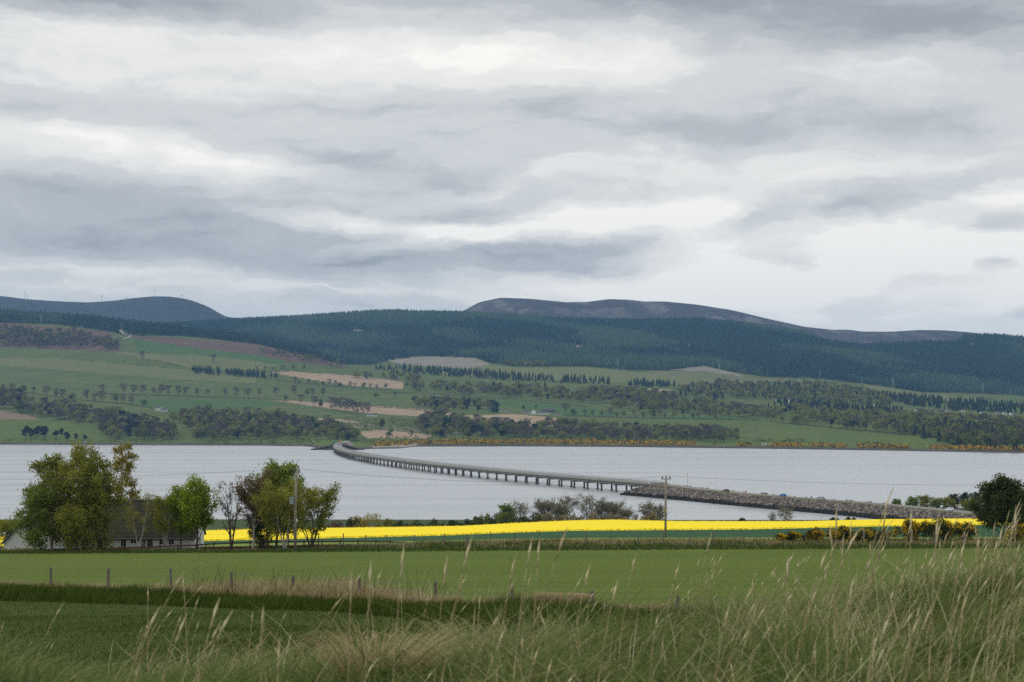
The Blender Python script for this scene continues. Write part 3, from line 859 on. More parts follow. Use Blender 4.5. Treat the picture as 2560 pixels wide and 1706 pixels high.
tt = np.where(pos[:, 2] < 1.15 + .5 * fbm(pos[:, 0] / 9, pos[:, 1] / 9, 2, 4), rng.random(n) * .10, .16 + rng.random(n) ** 1.3 * .84)
v, f, tn_ = rocks(pos, sz, tt, 5)
stuff(link('boulder_armour', mesh('boulder_armour', v, f, tint=tn_, mats=[rockm]), causeway), 'grey and pinkish boulders covering the causeway slope')
n = 1400
ss = rng.random(n) * (B0 + 8); pos = []
for s in ss:
    u = rng.random(); p, a = road(s, 6.9 + u * 10, -.55 - u * 5.6); pos.append(p)
v, f, tn_ = rocks(np.array(pos), .5 + rng.random(n) * .7, .16 + rng.random(n) * .84, 6)
stuff(link('boulder_armour', mesh('boulder_armour', v, f, tint=tn_, mats=[rockm]), causeway))
# far abutment
b_ = MB(); sweep(b_, B1 + 1, sd_at(2700), 10, [(-5, -.1), (-15, -7.5), (15, -7.5), (5, -.1)])
b_.f.pop()
abut = structure(b_.build('road_embankment', M['gravel']), 'short rocky embankment where the bridge meets the far shore')
b_ = MB(); sweep(b_, B1, sd_at(2718), 10, [(-3.65, -.02), (3.65, -.02), (3.65, .03), (-3.65, .03)])
structure(b_.build('far_road', M['asphalt']), 'grey road leaving the far end of the bridge')
n = 1500; pos = []; tt = []
for i in range(n):
    s = B1 - 6 + rng.random() * 130; sd = 1 if rng.random() < .45 else -1; u = rng.random()
    wdt = 26 * max(.15, 1 - (s - B1) / 200)
    p, a = road(s, sd * (6 + u * wdt), -.6 - u * 5.9)
    pos.append(p); tt.append(rng.random() * .12 if p[2] < 1.1 else .1 + rng.random() * .45)
v, f, tn_ = rocks(np.array(pos), .9 + rng.random(n) * 1.0, np.array(tt), 8)
stuff(link('boulder_armour', mesh('boulder_armour', v, f, tint=tn_, mats=[rockm]), abut))

# ------------------------------------------------------------------ vehicles and road furniture
def vehicle(name, label, cat, col, s, off, kind='car', facing=1, group='vehicles on the bridge road', at=None):
    p, a = road(s, off, .03 if s > B0 else -.27) if at is None else at
    root = thing(name, label, cat, p, a + (pi if facing < 0 else 0), group)
    paint = flat(name + '_paint', col, .3, .5, .04)
    b = MB()
    if kind == 'car':
        prof = [(-2.15, .35), (2.15, .35), (2.2, .62), (2.1, .80), (1.15, .93), (.45, 1.42), (-1.2, 1.45), (-1.95, 1.0), (-2.2, .9), (-2.22, .5)]
        hw = .86
    elif kind == 'van':
        prof = [(-2.6, .4), (2.6, .4), (2.65, .8), (2.5, 1.05), (1.9, 1.2), (1.35, 2.1), (1.1, 2.2), (-2.6, 2.2), (-2.65, 1.0)]
        hw = .98
    else:
        prof = [(-4.2, .7), (2.4, .7), (2.4, 3.3), (2.3, 3.4), (-4.2, 3.4)]
        hw = 1.22
    n_ = len(prof)
    vs = [(x, -hw * (.82 if z > 1.2 and kind == 'car' else 1), z) for x, z in prof] + [(x, hw * (.82 if z > 1.2 and kind == 'car' else 1), z) for x, z in prof]
    b.add(vs, [tuple(range(n_)), tuple(range(n_, 2 * n_))[::-1]] + [(i, i + n_, (i + 1) % n_ + n_, (i + 1) % n_) for i in range(n_)])
    b.build('body', paint, root)
    g = MB()
    if kind == 'car':
        for y in (-.81, .81):
            g.box((-.35, y, 1.17), (1.9, .06, .36))
        g.box((.83, 0, 1.17), (.06, 1.35, .4)); g.box((-1.62, 0, 1.2), (.06, 1.3, .34))
    elif kind == 'van':
        g.box((1.66, 0, 1.62), (.05, 1.7, .62))
        for y in (-.985, .985):
            g.box((1.0, y, 1.6), (.7, .03, .5))
    if kind == 'lorry':
        c = MB(); c.box((3.4, 0, 1.6), (1.7, 2.3, 2.0)); c.build('cab', paint, root)
        g.box((4.27, 0, 2.0), (.04, 2.0, .8))
    g.build('windows', M['dark_glass'], root)
    w_ = MB(); w_.tube([(0, -.1, 0), (0, .1, 0)], .33, 10); wm_ = w_.mesh('wheel', M['tyre'])
    for x in (-1.35, 1.35):
        for y in (-hw + .05, hw - .05):
            link('wheel', wm_, root, (x, y, .33))
    if kind != 'car' or facing:
        l_ = MB()
        for y in (-hw * .7, hw * .7):
            l_.box((2.19 if kind == 'car' else 2.63 if kind == 'van' else 4.27, y, .68 if kind == 'car' else .85), (.05, .28, .16))
        l_.build('headlights', M['white'], root)
    return root
def sx(x, y, z=5.0):          # distance along the road for the photo pixel at road height z
    return sd_at((CH - z) / -float(slope(y)))
vehicle('maroon_car', 'dark maroon car on the causeway nearest the bridge end', 'car', (.10, .02, .02), sd_at(975), -1.8, group='vehicles on the causeway road')
vehicle('blue_car', 'bright blue car driving along the rocky causeway', 'car', (.03, .14, .38), sd_at(918), -1.8, group='vehicles on the causeway road')
vehicle('grey_car', 'pale grey car on the causeway behind the blue car', 'car', (.30, .33, .36), sd_at(886), -1.8, group='vehicles on the causeway road')
vehicle('white_car', 'white car on the causeway in front of the young trees', 'car', (.70, .74, .80), sd_at(779), -1.8, group='vehicles on the causeway road')
vehicle('white_car', 'white car half hidden behind the big dark bush', 'car', (.74, .76, .78), sd_at(738), -1.8, group='vehicles on the causeway road')
vehicle('white_car', 'white car on the curve near the far end of the bridge', 'car', (.75, .76, .78), sd_at(2290), -1.8, facing=-1)
vehicle('dark_car', 'dark car with lights coming onto the far end of the bridge', 'car', (.03, .035, .05), sd_at(2475), 1.8, facing=-1)
vehicle('red_car', 'red car queuing at the far end of the bridge', 'car', (.36, .03, .02), sd_at(2555), 1.8, facing=-1)
vehicle('orange_lorry', 'orange lorry on the road beyond the far bridge end', 'lorry', (.62, .24, .02), sd_at(2630), -1.8, 'lorry')
p = far.hit(866, 1106)
vehicle('white_van', 'white van parked to the right of the far bridge end', 'van', (.75, .76, .76), 0, 0, 'van', group='vehicles on the far shore', at=(p, .4))
p = far.hit(782, 1106)
vehicle('white_van', 'white van parked on the far shore left of the bridge', 'van', (.72, .73, .72), 0, 0, 'van', group='vehicles on the far shore', at=(p, .1))
p = far.hit(903, 1110)
vehicle('silver_car', 'pale car on the shore road just right of the bridge end', 'car', (.5, .52, .52), 0, 0, 'car', group='vehicles on the far shore', at=(p, .2))

def sign(name, label, p, w, h, z0, col, rz=0.0, legs=2):
    root = thing(name, label, 'road sign', p, rz, 'road signs')
    b = MB(); b.box((0, 0, z0 + h / 2), (w, .12, h)); b.build('board', col, root)
    b = MB(); b.box((0, -.07, z0 + h - .35), (w * .7, .02, .35)); b.box((-w * .1, -.07, z0 + h * .45), (w * .5, .02, .3)); b.build('lettering_band', M['white'], root)
    lm = MB(); lm.tube([(0, 0, 0), (0, 0, z0)], .09, 6); lme = lm.mesh('leg', M['steel'])
    for i in range(legs):
        link('leg', lme, root, ((i - (legs - 1) / 2) * w * .6, .0, 0))
    return root
p = P(834.5, 1108, 2580); p[2] = float(far.z(p[0], p[1]))
sign('direction_sign', 'tall green road sign at the far end of the bridge', p, 3.6, 5.2, 2.2, M['sign_green'])
p = far.hit(1116, 1103); sign('road_sign', 'pale square sign among the far shore trees above the gorse', p, 2.6, 2.2, 1.6, M['steel'])
p, a = road(B0 - 3, -6.4, -.5)
root = thing('marker_board', 'white box on the causeway rocks beside the near bridge end', 'marker', p)
b_ = MB(); b_.box((0, 0, 1.5), (1.1, .4, 1.8)); b_.build('panel', M['white'], root)
b_ = MB(); b_.box((-.4, 0, .3), (.12, .12, 1.2)); b_.box((.4, 0, .3), (.12, .12, 1.2)); b_.build('legs', M['steel'], root)
p, a = road(sd_at(948), -4.6, -.3)
root = thing('warning_post', 'small red post beside the causeway road between two cars', 'post', p)
b_ = MB(); b_.tube([(0, 0, 0), (0, 0, 1.0)], .06, 6); b_.build('stem', M['steel'], root)
b_ = MB(); b_.box((0, 0, 1.3), (.6, .1, 1.0)); b_.build('panel', flat('red_panel', (.5, .03, .02)), root)
p, a = road(sd_at(1035), 6.0, -.3)
root = thing('navigation_mast', 'thin mast with a red light on the causeway', 'mast', p)
b_ = MB(); b_.tube([(0, 0, 0), (0, 0, 6)], [.12, .07], 6); b_.build('stem', M['steel'], root)
b_ = MB(); b_.box((0, 0, 6.2), (.4, .4, .5)); b_.build('lamp', flat('red_lamp', (.5, .05, .04)), root)
for x, y, lab in ((2348, 1290, 'pale sign board on posts beside the white car on the causeway'),):
    p, a = road(sd_at(764), -5.0, -.3)
    sign('road_sign', lab, p, 1.7, .7, 2.6, M['cream'])
root = thing('lamp_column', 'tall thin lighting column left of the far bridge end', 'lamp post', far.hit(807, 1108))
b_ = MB(); b_.tube([(0, 0, 0), (0, 0, 12)], [.16, .09], 6); b_.build('column', M['steel'], root)
b_ = MB(); b_.box((.7, 0, 12), (1.6, .25, .15)); b_.build('lamp_head', M['steel'], root)
root = thing('mooring_buoy', 'small white buoy on the water right of the far bridge end', 'buoy', (P(928, 1131, 2300)[0], 2300, 0))
b_ = MB(); b_.tube([(0, 0, -.5), (0, 0, .2), (0, 0, .7), (0, 0, 1.0)], [.6, 1.0, .8, .3], 10); b_.build('float', M['white'], root)
b_ = MB(); b_.tube([(0, 0, .9), (0, 0, 1.8)], .07, 5); b_.build('staff', M['white'], root)

# ------------------------------------------------------------------ house by the field
G = lambda x, y: float(near.z(x, y))
HY = 222.0
def hx_(px_): return float(tx(px_, 1360)) * HY
house = thing('cottage', 'long low white cottage with a mossy dark slate roof behind trees', 'house', (0, 0, 0))
gz = G(hx_(300), HY) + .1
eave = CH + float(slope(1339)) * HY; ridge = CH + float(slope(1251)) * (HY + 3.5)
x0, x1 = hx_(170), hx_(486)
wing0, wing1 = hx_(18), hx_(174)
roofm, t, b = principled('mossy_slate', .95, .1)
tc = t.new('ShaderNodeTexCoord')
n1 = t.noise(t.mapping(tc.outputs['Object'], scale=(.5, .5, .5)), 1.0, 5, .65)
n2 = t.noise(t.mapping(tc.outputs['Object'], scale=(3, 3, 9)), 1.0, 3, .6)
c = t.ramp(t.math('ADD', t.math('MULTIPLY', n1, .5), t.math('MULTIPLY', n2, .5)), [(.32, (.040, .038, .026)), (.52, (.070, .066, .044)), (.70, (.085, .088, .045))])
t.link(c, b.inputs['Base Color'])
DEP = 7.0
def wall_box(b, a, bb, y0, y1, z0, z1):
    b.box(((a + bb) / 2, (y0 + y1) / 2, (z0 + z1) / 2), (bb - a, y1 - y0, z1 - z0))
b_ = MB(); wall_box(b_, x0, x1, HY, HY + DEP, gz - 1, eave)
b_.add([(x1 - .05, HY, eave), (x1 - .05, HY + DEP, eave), (x1 - .05, HY + DEP / 2, ridge - .25), (x1 - .3, HY, eave), (x1 - .3, HY + DEP, eave), (x1 - .3, HY + DEP / 2, ridge - .25)],
       [(0, 1, 2), (5, 4, 3), (0, 3, 4, 1), (1, 4, 5, 2), (2, 5, 3, 0)])
b_.build('wall', M['render'], house)
b_ = MB(); wall_box(b_, wing0, wing1, HY - 1.2, HY + DEP, gz - 1, CH + float(slope(1350)) * HY)
we = CH + float(slope(1350)) * HY; wr = CH + float(slope(1266)) * HY; wm_x = (wing0 + wing1) / 2
b_.add([(wing0, HY - 1.2, we), (wing1, HY - 1.2, we), (wm_x, HY - 1.2, wr), (wing0, HY - .9, we), (wing1, HY - .9, we), (wm_x, HY - .9, wr)],
       [(0, 1, 2), (5, 4, 3), (0, 3, 4, 1), (1, 4, 5, 2), (2, 5, 3, 0)])
b_.build('gable_wall', M['render'], house)
# roofs: courses of slates, each course standing proud of the one above
def slate_slope(b, pa, pb, pc, pd, courses, thick=.05):
    """pa-pb along the eaves, pd-pc along the ridge"""
    pa, pb, pc, pd = [np.array(q, float) for q in (pa, pb, pc, pd)]
    nrm = np.cross(pb - pa, pd - pa); nrm /= np.linalg.norm(nrm)
    for i in range(courses):
        u0, u1 = i / courses, (i + 1.25) / courses
        lo_a = pa + (pd - pa) * u0 + nrm * thick; lo_b = pb + (pc - pb) * u0 + nrm * thick
        hi_a = pa + (pd - pa) * min(u1, 1) + nrm * .004; hi_b = pb + (pc - pb) * min(u1, 1) + nrm * .004
        lo_a2 = lo_a - nrm * thick; lo_b2 = lo_b - nrm * thick
        b.add([tuple(q) for q in (lo_a, lo_b, hi_b, hi_a, lo_a2, lo_b2)], [(0, 1, 2, 3), (4, 5, 1, 0)])
ov = .35
dzs = (ridge - eave) / (DEP / 2)
b_ = MB()
slate_slope(b_, (x0 - 3, HY - ov, eave - ov * dzs), (x1 + .2, HY - ov, eave - ov * dzs), (x1 + .2, HY + DEP / 2, ridge), (x0 - 3, HY + DEP / 2, ridge), 30)
slate_slope(b_, (x1 + .2, HY + DEP + ov, eave - ov * dzs), (x0 - 3, HY + DEP + ov, eave - ov * dzs), (x0 - 3, HY + DEP / 2, ridge), (x1 + .2, HY + DEP / 2, ridge), 10)
rf = b_.build('roof', roofm, house)
b_ = MB(); b_.tube([(x0 - 3, HY + DEP / 2, ridge), (x1 + .2, HY + DEP / 2, ridge)], .11, 6); b_.build('ridge_tiles', M['slate_far'], rf)
b_ = MB(); b_.tube([(x0, HY - .42, eave - ov * dzs - .02), (x1 + .2, HY - .42, eave - ov * dzs - .02)], .07, 6); b_.build('gutter', M['wire'], rf)
b_ = MB()
sl = (wr - we) / ((wing1 - wing0) / 2)
slate_slope(b_, (wing0 - .35, HY + DEP, we - .35 * sl), (wing0 - .35, HY - 1.5, we - .35 * sl), (wm_x, HY - 1.5, wr + .1), (wm_x, HY + DEP, wr + .1), 20)
slate_slope(b_, (wing1 + .35, HY - 1.5, we - .35 * sl), (wing1 + .35, HY + DEP, we - .35 * sl), (wm_x, HY + DEP, wr + .1), (wm_x, HY - 1.5, wr + .1), 20)
rw = b_.build('wing_roof', roofm, house)
b_ = MB()
for sgn in (-1, 1):
    xa = wm_x + sgn * ((wing1 - wing0) / 2 + .35)
    b_.add([(xa, HY - 1.55, we - .35 * sl - .22), (xa, HY - 1.55, we - .35 * sl + .06), (wm_x, HY - 1.55, wr + .16), (wm_x, HY - 1.55, wr - .12),
            (xa, HY - 1.5, we - .35 * sl - .22), (xa, HY - 1.5, we - .35 * sl + .06), (wm_x, HY - 1.5, wr + .16), (wm_x, HY - 1.5, wr - .12)],
           [(0, 1, 2, 3), (7, 6, 5, 4), (0, 4, 5, 1), (1, 5, 6, 2), (3, 2, 6, 7), (0, 3, 7, 4)])
b_.build('bargeboard', M['slate_far'], rw)
b_ = MB(); b_.box((hx_(447), HY + DEP / 2, ridge + .45), (.75, .6, 1.3)); ch = b_.build('chimney', M['brick'], house)
b_ = MB()
for q in (-.18, .18):
    b_.tube([(hx_(447) + q, HY + DEP / 2, ridge + 1.1), (hx_(447) + q, HY + DEP / 2, ridge + 1.5)], [.12, .1], 8)
b_.build('chimney_pot', M['brick'], ch)
def opening(name, xa, xb, ya, yb, bars=1):
    a, bb = hx_(xa), hx_(xb); zb, zt = CH + float(slope(yb)) * HY, CH + float(slope(ya)) * HY
    fr = MB(); w_ = .07; yy = HY - .03
    fr.box(((a + bb) / 2, yy, zt), (bb - a + w_, .09, w_)); fr.box(((a + bb) / 2, yy, zb), (bb - a + w_ + .1, .14, w_))
    for q in (a, bb):
        fr.box((q, yy, (zt + zb) / 2), (w_, .09, zt - zb - w_ - .004))
    if bars:
        fr.box(((a + bb) / 2, yy + .012, (zt + zb) / 2), (.04, .06, zt - zb - w_ - .006))
    o = fr.build(name, M['frame'] if name == 'door' else M['white'], house)
    g = MB(); g.box(((a + bb) / 2, HY - .008, (zt + zb) / 2), (bb - a - w_ - .004, .03, zt - zb - w_ - .004)); g.build('panel' if name == 'door' else 'pane', M['frame'] if name == 'door' else M['dark_glass'], o)
for xa, xb, ya, yb in ((244, 258, 1348, 1371), (302, 316, 1346, 1368), (327, 341, 1345, 1359), (355, 364, 1345, 1366), (398, 411, 1343, 1362), (422, 435, 1343, 1362)):
    opening('window', xa, xb, ya, yb)
opening('door', 369, 381, 1341, 1371, 0)

# red-brown rail fence along the garden
fr = thing('rail_fence', 'long red-brown post and rail fence in front of the cottage', 'fence', (0, 0, 0))
FPT = [(40, 1374, 216), (160, 1370, 216), (310, 1366, 216), (480, 1360, 216.5), (560, 1355, 217), (700, 1351.5, 219), (860, 1350.5, 222), (960, 1351, 226), (1032, 1353, 232)]
fx = np.array([p[0] for p in FPT]); fyy = np.array([p[1] for p in FPT]); fd = np.array([p[2] for p in FPT])
pts = []
x = 40.0
while x < 1034:
    Y = float(np.interp(x, fx, fd)); zt = CH + float(slope(np.interp(x, fx, fyy))) * Y
    X = float(tx(x, 1360)) * Y
    pts.append((X, Y, zt)); x += 45 if x < 900 else 36
pm = MB(); pm.box((0, 0, -.65), (.12, .12, 1.35)); pme = pm.mesh('post', M['rail'])
for i, p in enumerate(pts):
    link('post', pme, fr, p)
for a, bq in zip(pts[:-1], pts[1:]):
    for dzr in (-.16, -.62):
        r_ = MB()
        L = math.dist(a[:2], bq[:2])
        r_.tube([(a[0], a[1] - .09, a[2] + dzr), (bq[0], bq[1] - .09, bq[2] + dzr)], .075, 4)
        r_.build('rail', M['rail'], fr)

# ------------------------------------------------------------------ power line
def power_pole(px_, ytop, ybase, Y, lean, with_tx, label):
    X = float(tx(px_, ybase)) * Y
    z0 = G(X, Y); z1 = CH + float(slope(ytop)) * Y
    H = z1 - z0 - .25
    root = thing('power_pole', label, 'utility pole', (X, Y, z0), 0, 'wooden power poles')
    b = MB(); b.tube([(0, 0, -.5), (0, 0, H * .5), (lean, 0, H)], [.17, .145, .115], 10); b.build('shaft', M['pole'], root, smooth=True)
    b = MB(); b.box((lean + (-.12 if with_tx else 0), 0, H - .32), (1.1 if with_tx else 1.25, .11, .1), R.uniform(-.1, .1)); arm = b.build('crossarm', M['wire'], root)
    tops = []
    for i, q in enumerate((-.5, 0, .5)):
        qx = lean + q * (1.0 if not with_tx else .72) + (-.12 if with_tx else 0)
        m_ = MB(); m_.tube([(0, 0, 0), (0, 0, .1), (0, 0, .16), (0, 0, .24), (0, 0, .32)], [.03, .10, .075, .10, .05], 8)
        hh = H - .27 + (.06 if q == 0 else 0)
        m_.build('insulator', M['porcelain'], arm, (qx, 0, hh))
        tops.append((X + qx, Y, z0 + hh + .32))
    if with_tx:
        b = MB(); b.box((-.36, -.05, H - 3.3), (.5, .5, .72)); tr = b.build('transformer', M['transformer'], root)
        b = MB()
        for q in (-.5, -.22):
            b.tube([(q, -.05, H - 2.94), (q, -.05, H - 2.66)], [.05, .03], 6)
        b.build('bushing', M['porcelain'], tr)
        b = MB(); b.box((-.05, 0, H - 3.0), (.9, .1, .1)); b.build('bracket', M['wire'], root)
        b = MB(); b.box((.17, -.12, 3.2), (.16, .03, .3)); b.build('danger_plate', M['white'], root)
        b = MB(); b.box((0, -.05, 2.35), (.9, .05, .05)); b.build('anti_climb_bar', M['wire'], root)
    else:
        b = MB(); b.box((.02, -.18, 3.7), (.14, .03, .5)); b.build('danger_plate', flat('yellow_plate', (.6, .48, .08)), root)
    return tops
t1 = power_pole(738, 1167, 1372, 209, .12, True, 'wooden power pole with a grey transformer beside the garden trees')
t2 = power_pole(1664, 1187, 1351, 262, .10, False, 'plain wooden power pole rising above the yellow field')
ends0 = [(t1[i][0] - 78, t1[i][1] - 6, t1[i][2] - .2) for i in range(3)]
ends3 = [(t2[i][0] + 88, t2[i][1] + 40, t2[i][2] - 1.6) for i in range(3)]
for a3, b3, lab in ((ends0, t1, 'running left from the pole with the transformer'), (t1, t2, 'strung between the two power poles'), (t2, ends3, 'running right from the plain pole')):
    for i in range(3):
        a, bq = np.array(a3[i]), np.array(b3[i])
        ps = [a + (bq - a) * u - np.array([0, 0, 1.1 * 4 * u * (1 - u)]) for u in np.linspace(0, 1, 13)]
        b_ = MB(); b_.tube(ps, .0065, 3)
        tag(b_.build('power_cable', M['cable']), ('thin near', 'thin middle', 'thin far')[i] + ' electric cable ' + lab, 'cable', 'electric cables')

# ------------------------------------------------------------------ wire fences
wf = thing('wire_fence', 'old wooden post and wire fence across the near field edge', 'fence', (0, 0, 0))
NP = [(-30, 1416), (128, 1418), (270, 1420), (428, 1422), (580, 1431), (732, 1440), (901, 1446), (1090, 1455), (1280, 1467), (1480, 1480), (1692, 1499), (1910, 1515)]
tops = []
for x, yt in NP:
    Y = float(fence_y(x)); X = float(tx(x, 1470)) * Y
    zt = CH + float(slope(yt)) * Y; zb = G(X, Y) - .2
    h = max(zt - zb, 1.0)
    b_ = MB(); r0 = .062 + R.random() * .015
    lx, ly = R.uniform(-.05, .05), R.uniform(-.05, .05)
    b_.tube([(0, 0, 0), (lx * .5, ly * .5, h * .5), (lx, ly, h)], [r0, r0 * .97, r0 * .92], 9)
    b_.build('post', M['post'], wf, (X, Y, zb), smooth=False)
    tops.append(np.array([X + lx, Y + ly - .08, zb + h]))
for dzw in (-.08, -.38, -.68):
    b_ = MB(); b_.tube([q + np.array([0, 0, dzw]) for q in tops], .006, 3)
    b_.build('wire', M['wire'], wf)
ff = thing('wire_fence', 'far line of thin fence posts along the grassy field margin', 'fence', (0, 0, 0))
tops = []
pmesh = []
for k in range(3):
    b_ = MB(); b_.tube([(0, 0, -.3), (R.uniform(-.04, .04), 0, .55), (R.uniform(-.08, .08), R.uniform(-.08, .08), 1.25)], [.07, .068, .06], 7); pmesh.append(b_.mesh('post', M['post']))
pale = MB(); pale.tube([(0, 0, -.3), (0, 0, 1.3)], .08, 7); pale = pale.mesh('post', M['post_pale'])
x = 500.0; i = 0
while x < 2540:
    Y = 219 + 3 * math.sin(x * .01)
    X = float(tx(x, 1360)) * Y
    z = G(X, Y)
    link('post', pale if (x > 2080 and i % 2) else pmesh[i % 3], ff, (X, Y, z), R.random() * 6, (1, 1, R.uniform(.95, 1.2)))
    tops.append(np.array([X, Y - .08, z + 1.1]))
    x += R.uniform(52, 82); i += 1
for dzw in (0, -.4):
    b_ = MB(); b_.tube([q + np.array([0, 0, dzw]) for q in tops], .008, 3); b_.build('wire', M['wire'], ff)

# ------------------------------------------------------------------ plants: leaf quads and branch tubes
def quads_at(cen, size, r, stretch=1.0, vertical=0.0):
    """randomly turned leaf faces; stretch > 1 makes them long, vertical in 0..1 hangs them straight"""
    n = len(cen)
    a = r.normal(size=(n, 3)); a[:, 2] *= 1 - .6 * vertical
    a /= np.linalg.norm(a, axis=1)[:, None] + 1e-9
    b = r.normal(size=(n, 3)); b = b * (1 - vertical) + np.array([0, 0, -1.0]) * vertical * 2
    b -= (a * b).sum(1)[:, None] * a
    b /= np.linalg.norm(b, axis=1)[:, None] + 1e-9
    c = np.cross(a, b)
    s = np.asarray(size)[:, None] * .5
    u = b * s * stretch; w = c * s
    v = np.stack([cen - u, cen + w * .9 + u * .1, cen + u, cen - w * .9 - u * .1], 1)
    f = np.arange(n * 4).reshape(n, 4)
    return v.reshape(-1, 3), f

def grow(seed, H, W, stems=1, limbs=14, lo=.18, up=.9, droop=0.0, twigs=7, spread0=.0, stem_lean=.15, r0=None, prof=None, top=.96, wander=.05, sway=0.0):
    """branch polylines and twig tips for one tree standing at the origin"""
    r = np.random.default_rng(seed)
    r0 = r0 or H * .017
    prof = prof or (lambda u: (math.sin(pi * min(1, max(0, (u - lo) / (1.02 - lo)) * .82 + .16))) ** .8)
    tubes = []; tips = []
    for s in range(stems):
        a0 = 2 * pi * s / stems + r.random()
        ld = np.array([cos(a0), sin(a0), 0]) * (stem_lean * H * (r.random() * .6 + .6) if stems > 1 else stem_lean * .3 * H * r.random())
        hh = H * top * (1 if s == 0 else r.uniform(.78, .98))
        n = 8; uu = np.linspace(0, 1, n)
        st = np.stack([ld * (u ** .8) + np.array([r.normal() * wander * W * u, r.normal() * wander * W * u, 0]) + np.array([sway * H * u * u, 0, hh * u]) for u in uu])
        st[0, 2] = -.4; st[:, :2] += (r.random(2) - .5) * spread0 * (stems > 1)
        rad = r0 / math.sqrt(stems) ** .7 * (1 - uu * .93)
        tubes.append((st, rad, 7))
        nl = max(4, limbs // stems)
        for i in range(nl):
            u = lo + (top - lo) * ((i + r.random()) / nl)
            p0 = np.array([np.interp(u, uu, st[:, k]) for k in range(3)])
            az_ = a0 * (stems > 1) + (i * 2.4 if stems == 1 else r.normal() * 1.1) + r.random() * .5
            L = max(.12 * W, W * prof(u) * r.uniform(.62, 1.08))
            if stems > 1:
                L *= .72
            e = up * r.uniform(.7, 1.2) * (1 - .25 * u)
            d = np.array([cos(az_) * cos(e), sin(az_) * cos(e), sin(e)])
            pts = [p0]; m = 5
            for j in range(m):
                d = d + r.normal(size=3) * .10 + np.array([0, 0, -droop * .35 * (j / m) if droop else .03])
                d /= np.linalg.norm(d)
                pts.append(pts[-1] + d * L / m / max(.45, cos(e)))
            pts = np.array(pts)
            lr = np.interp(u, uu, rad) * .5 + .004
            tubes.append((pts, np.linspace(lr, lr * .18, m + 1), 4))
            for q in range(twigs):
                v_ = r.uniform(.22, 1.0)
                k = v_ * m; i0 = min(int(k), m - 1)
                b0 = pts[i0] + (pts[i0 + 1] - pts[i0]) * (k - i0)
                td = (pts[i0 + 1] - pts[i0]); td /= np.linalg.norm(td)
                td = td + r.normal(size=3) * .75 + np.array([0, 0, .25 - droop * .5]); td /= np.linalg.norm(td)
                tl = L * r.uniform(.18, .42) * (1.15 - .5 * v_)
                b1 = b0 + td * tl * .55 + r.normal(size=3) * .04 * tl
                b2 = b1 + (td + np.array([0, 0, -droop * .9])) * tl * .5
                tubes.append((np.array([b0, b1, b2]), [lr * .28 + .002, lr * .18 + .002, .003], 3))
                tips.append((b0, b1, b2, tl))
    return tubes, tips, r

def near_tree(name, label, px_, ytop, ybase, Y, half, leaf, bark, seed, leaves=5000, lsize=.2, stretch=1.3, vertical=0.0, hang=0.0, group=None, scat=.30, sheetz=None, fine=0, **kw):
    X = float(tx(px_, ybase)) * Y
    z0 = G(X, Y) if sheetz is None else sheetz
    H = CH + float(slope(ytop)) * Y - z0
    Wd = half / K * Y
    if Y < 300:
        leaves, lsize = int(leaves * 1.5), lsize * .82
    tubes, tips, r = grow(seed, H, Wd, **kw)
    root = thing(name, label, 'tree', (X, Y, z0), 0, group)
    b = MB()
    for pts, rad, n in tubes:
        b.tube(pts, rad, n, cap=False)
    if fine:                  # bare twigs: sprays of thin shoots
        for (b0, b1, b2, tl) in tips:
            for q in range(fine):
                u = r.random(); s = b0 + (b1 - b0) * u if u < .5 else b1 + (b2 - b1) * (u - .5) * 2
                d = (b2 - b0); d = d / (np.linalg.norm(d) + 1e-6) + r.normal(size=3) * .6 + np.array([0, 0, .35])
                e = s + d * tl * r.uniform(.35, .8)
                b.tube([s, e], [.013, .006], 3, cap=False)
    b.build('trunk', bark, root, smooth=True)
    if leaves:
        T = np.array([[q[0], q[1], q[2]] for q in tips]); tl = np.array([q[3] for q in tips])
        w = tl / tl.sum()
        i = r.choice(len(tips), leaves, p=w)
        u = r.random(leaves) ** .7
        c = np.where((u < .5)[:, None], T[i, 0] + (T[i, 1] - T[i, 0]) * (u * 2)[:, None], T[i, 1] + (T[i, 2] - T[i, 1]) * (u * 2 - 1)[:, None])
        c = c + r.normal(size=(leaves, 3)) * scat * np.array([1, 1, .8])
        if hang:
            c[:, 2] -= np.abs(r.exponential(1, leaves)) * hang * (.3 + r.random(len(tips))[i])
        c[:, 2] = np.maximum(c[:, 2], .15)
        v, f = quads_at(c, lsize * r.uniform(.6, 1.3, leaves), r, stretch, vertical)
        tt = np.clip(r.random(len(tips))[i] * .55 + r.random(leaves) * .45, 0, 1)
        link('crown', mesh('crown', v, f, tint=np.repeat(tt, 4), mats=[leaf]), root)
    return root
LO, LG, LB, LP, LD, LGR = (M['leaf_' + k] for k in ('olive', 'gold', 'bright', 'purple', 'dark', 'green'))
gb = 'birches crowding round the cottage'
bk, bb = M['bark'], M['birch_bark']
near_tree('birch_tree', 'tall weeping birch in the middle of the clump hiding the cottage', 190, 1098, 1371, 214, 78, LO, bb, 1, 9500, .20, 1.6, .45, .55, gb, droop=.9, limbs=26, lo=.10, up=.75, twigs=9)
near_tree('birch_tree', 'grey-green birch on the left side of the cottage clump', 128, 1118, 1371, 216, 66, LO, bb, 2, 7500, .20, 1.6, .4, .45, gb, droop=.7, limbs=22, lo=.10, up=.8, twigs=9)
near_tree('birch_tree', 'low spreading birch drooping over the white cottage gable', 86, 1205, 1372, 213, 58, LGR, bb, 3, 5000, .19, 1.6, .4, .45, gb, droop=.8, limbs=18, lo=.08, up=.6, twigs=8)
near_tree('birch_tree', 'dense dark birch hanging over the left end of the slate roof', 236, 1122, 1371, 213, 60, LO, bb, 4, 8000, .20, 1.6, .5, .65, gb, droop=1.0, limbs=24, lo=.10, up=.75, twigs=9)
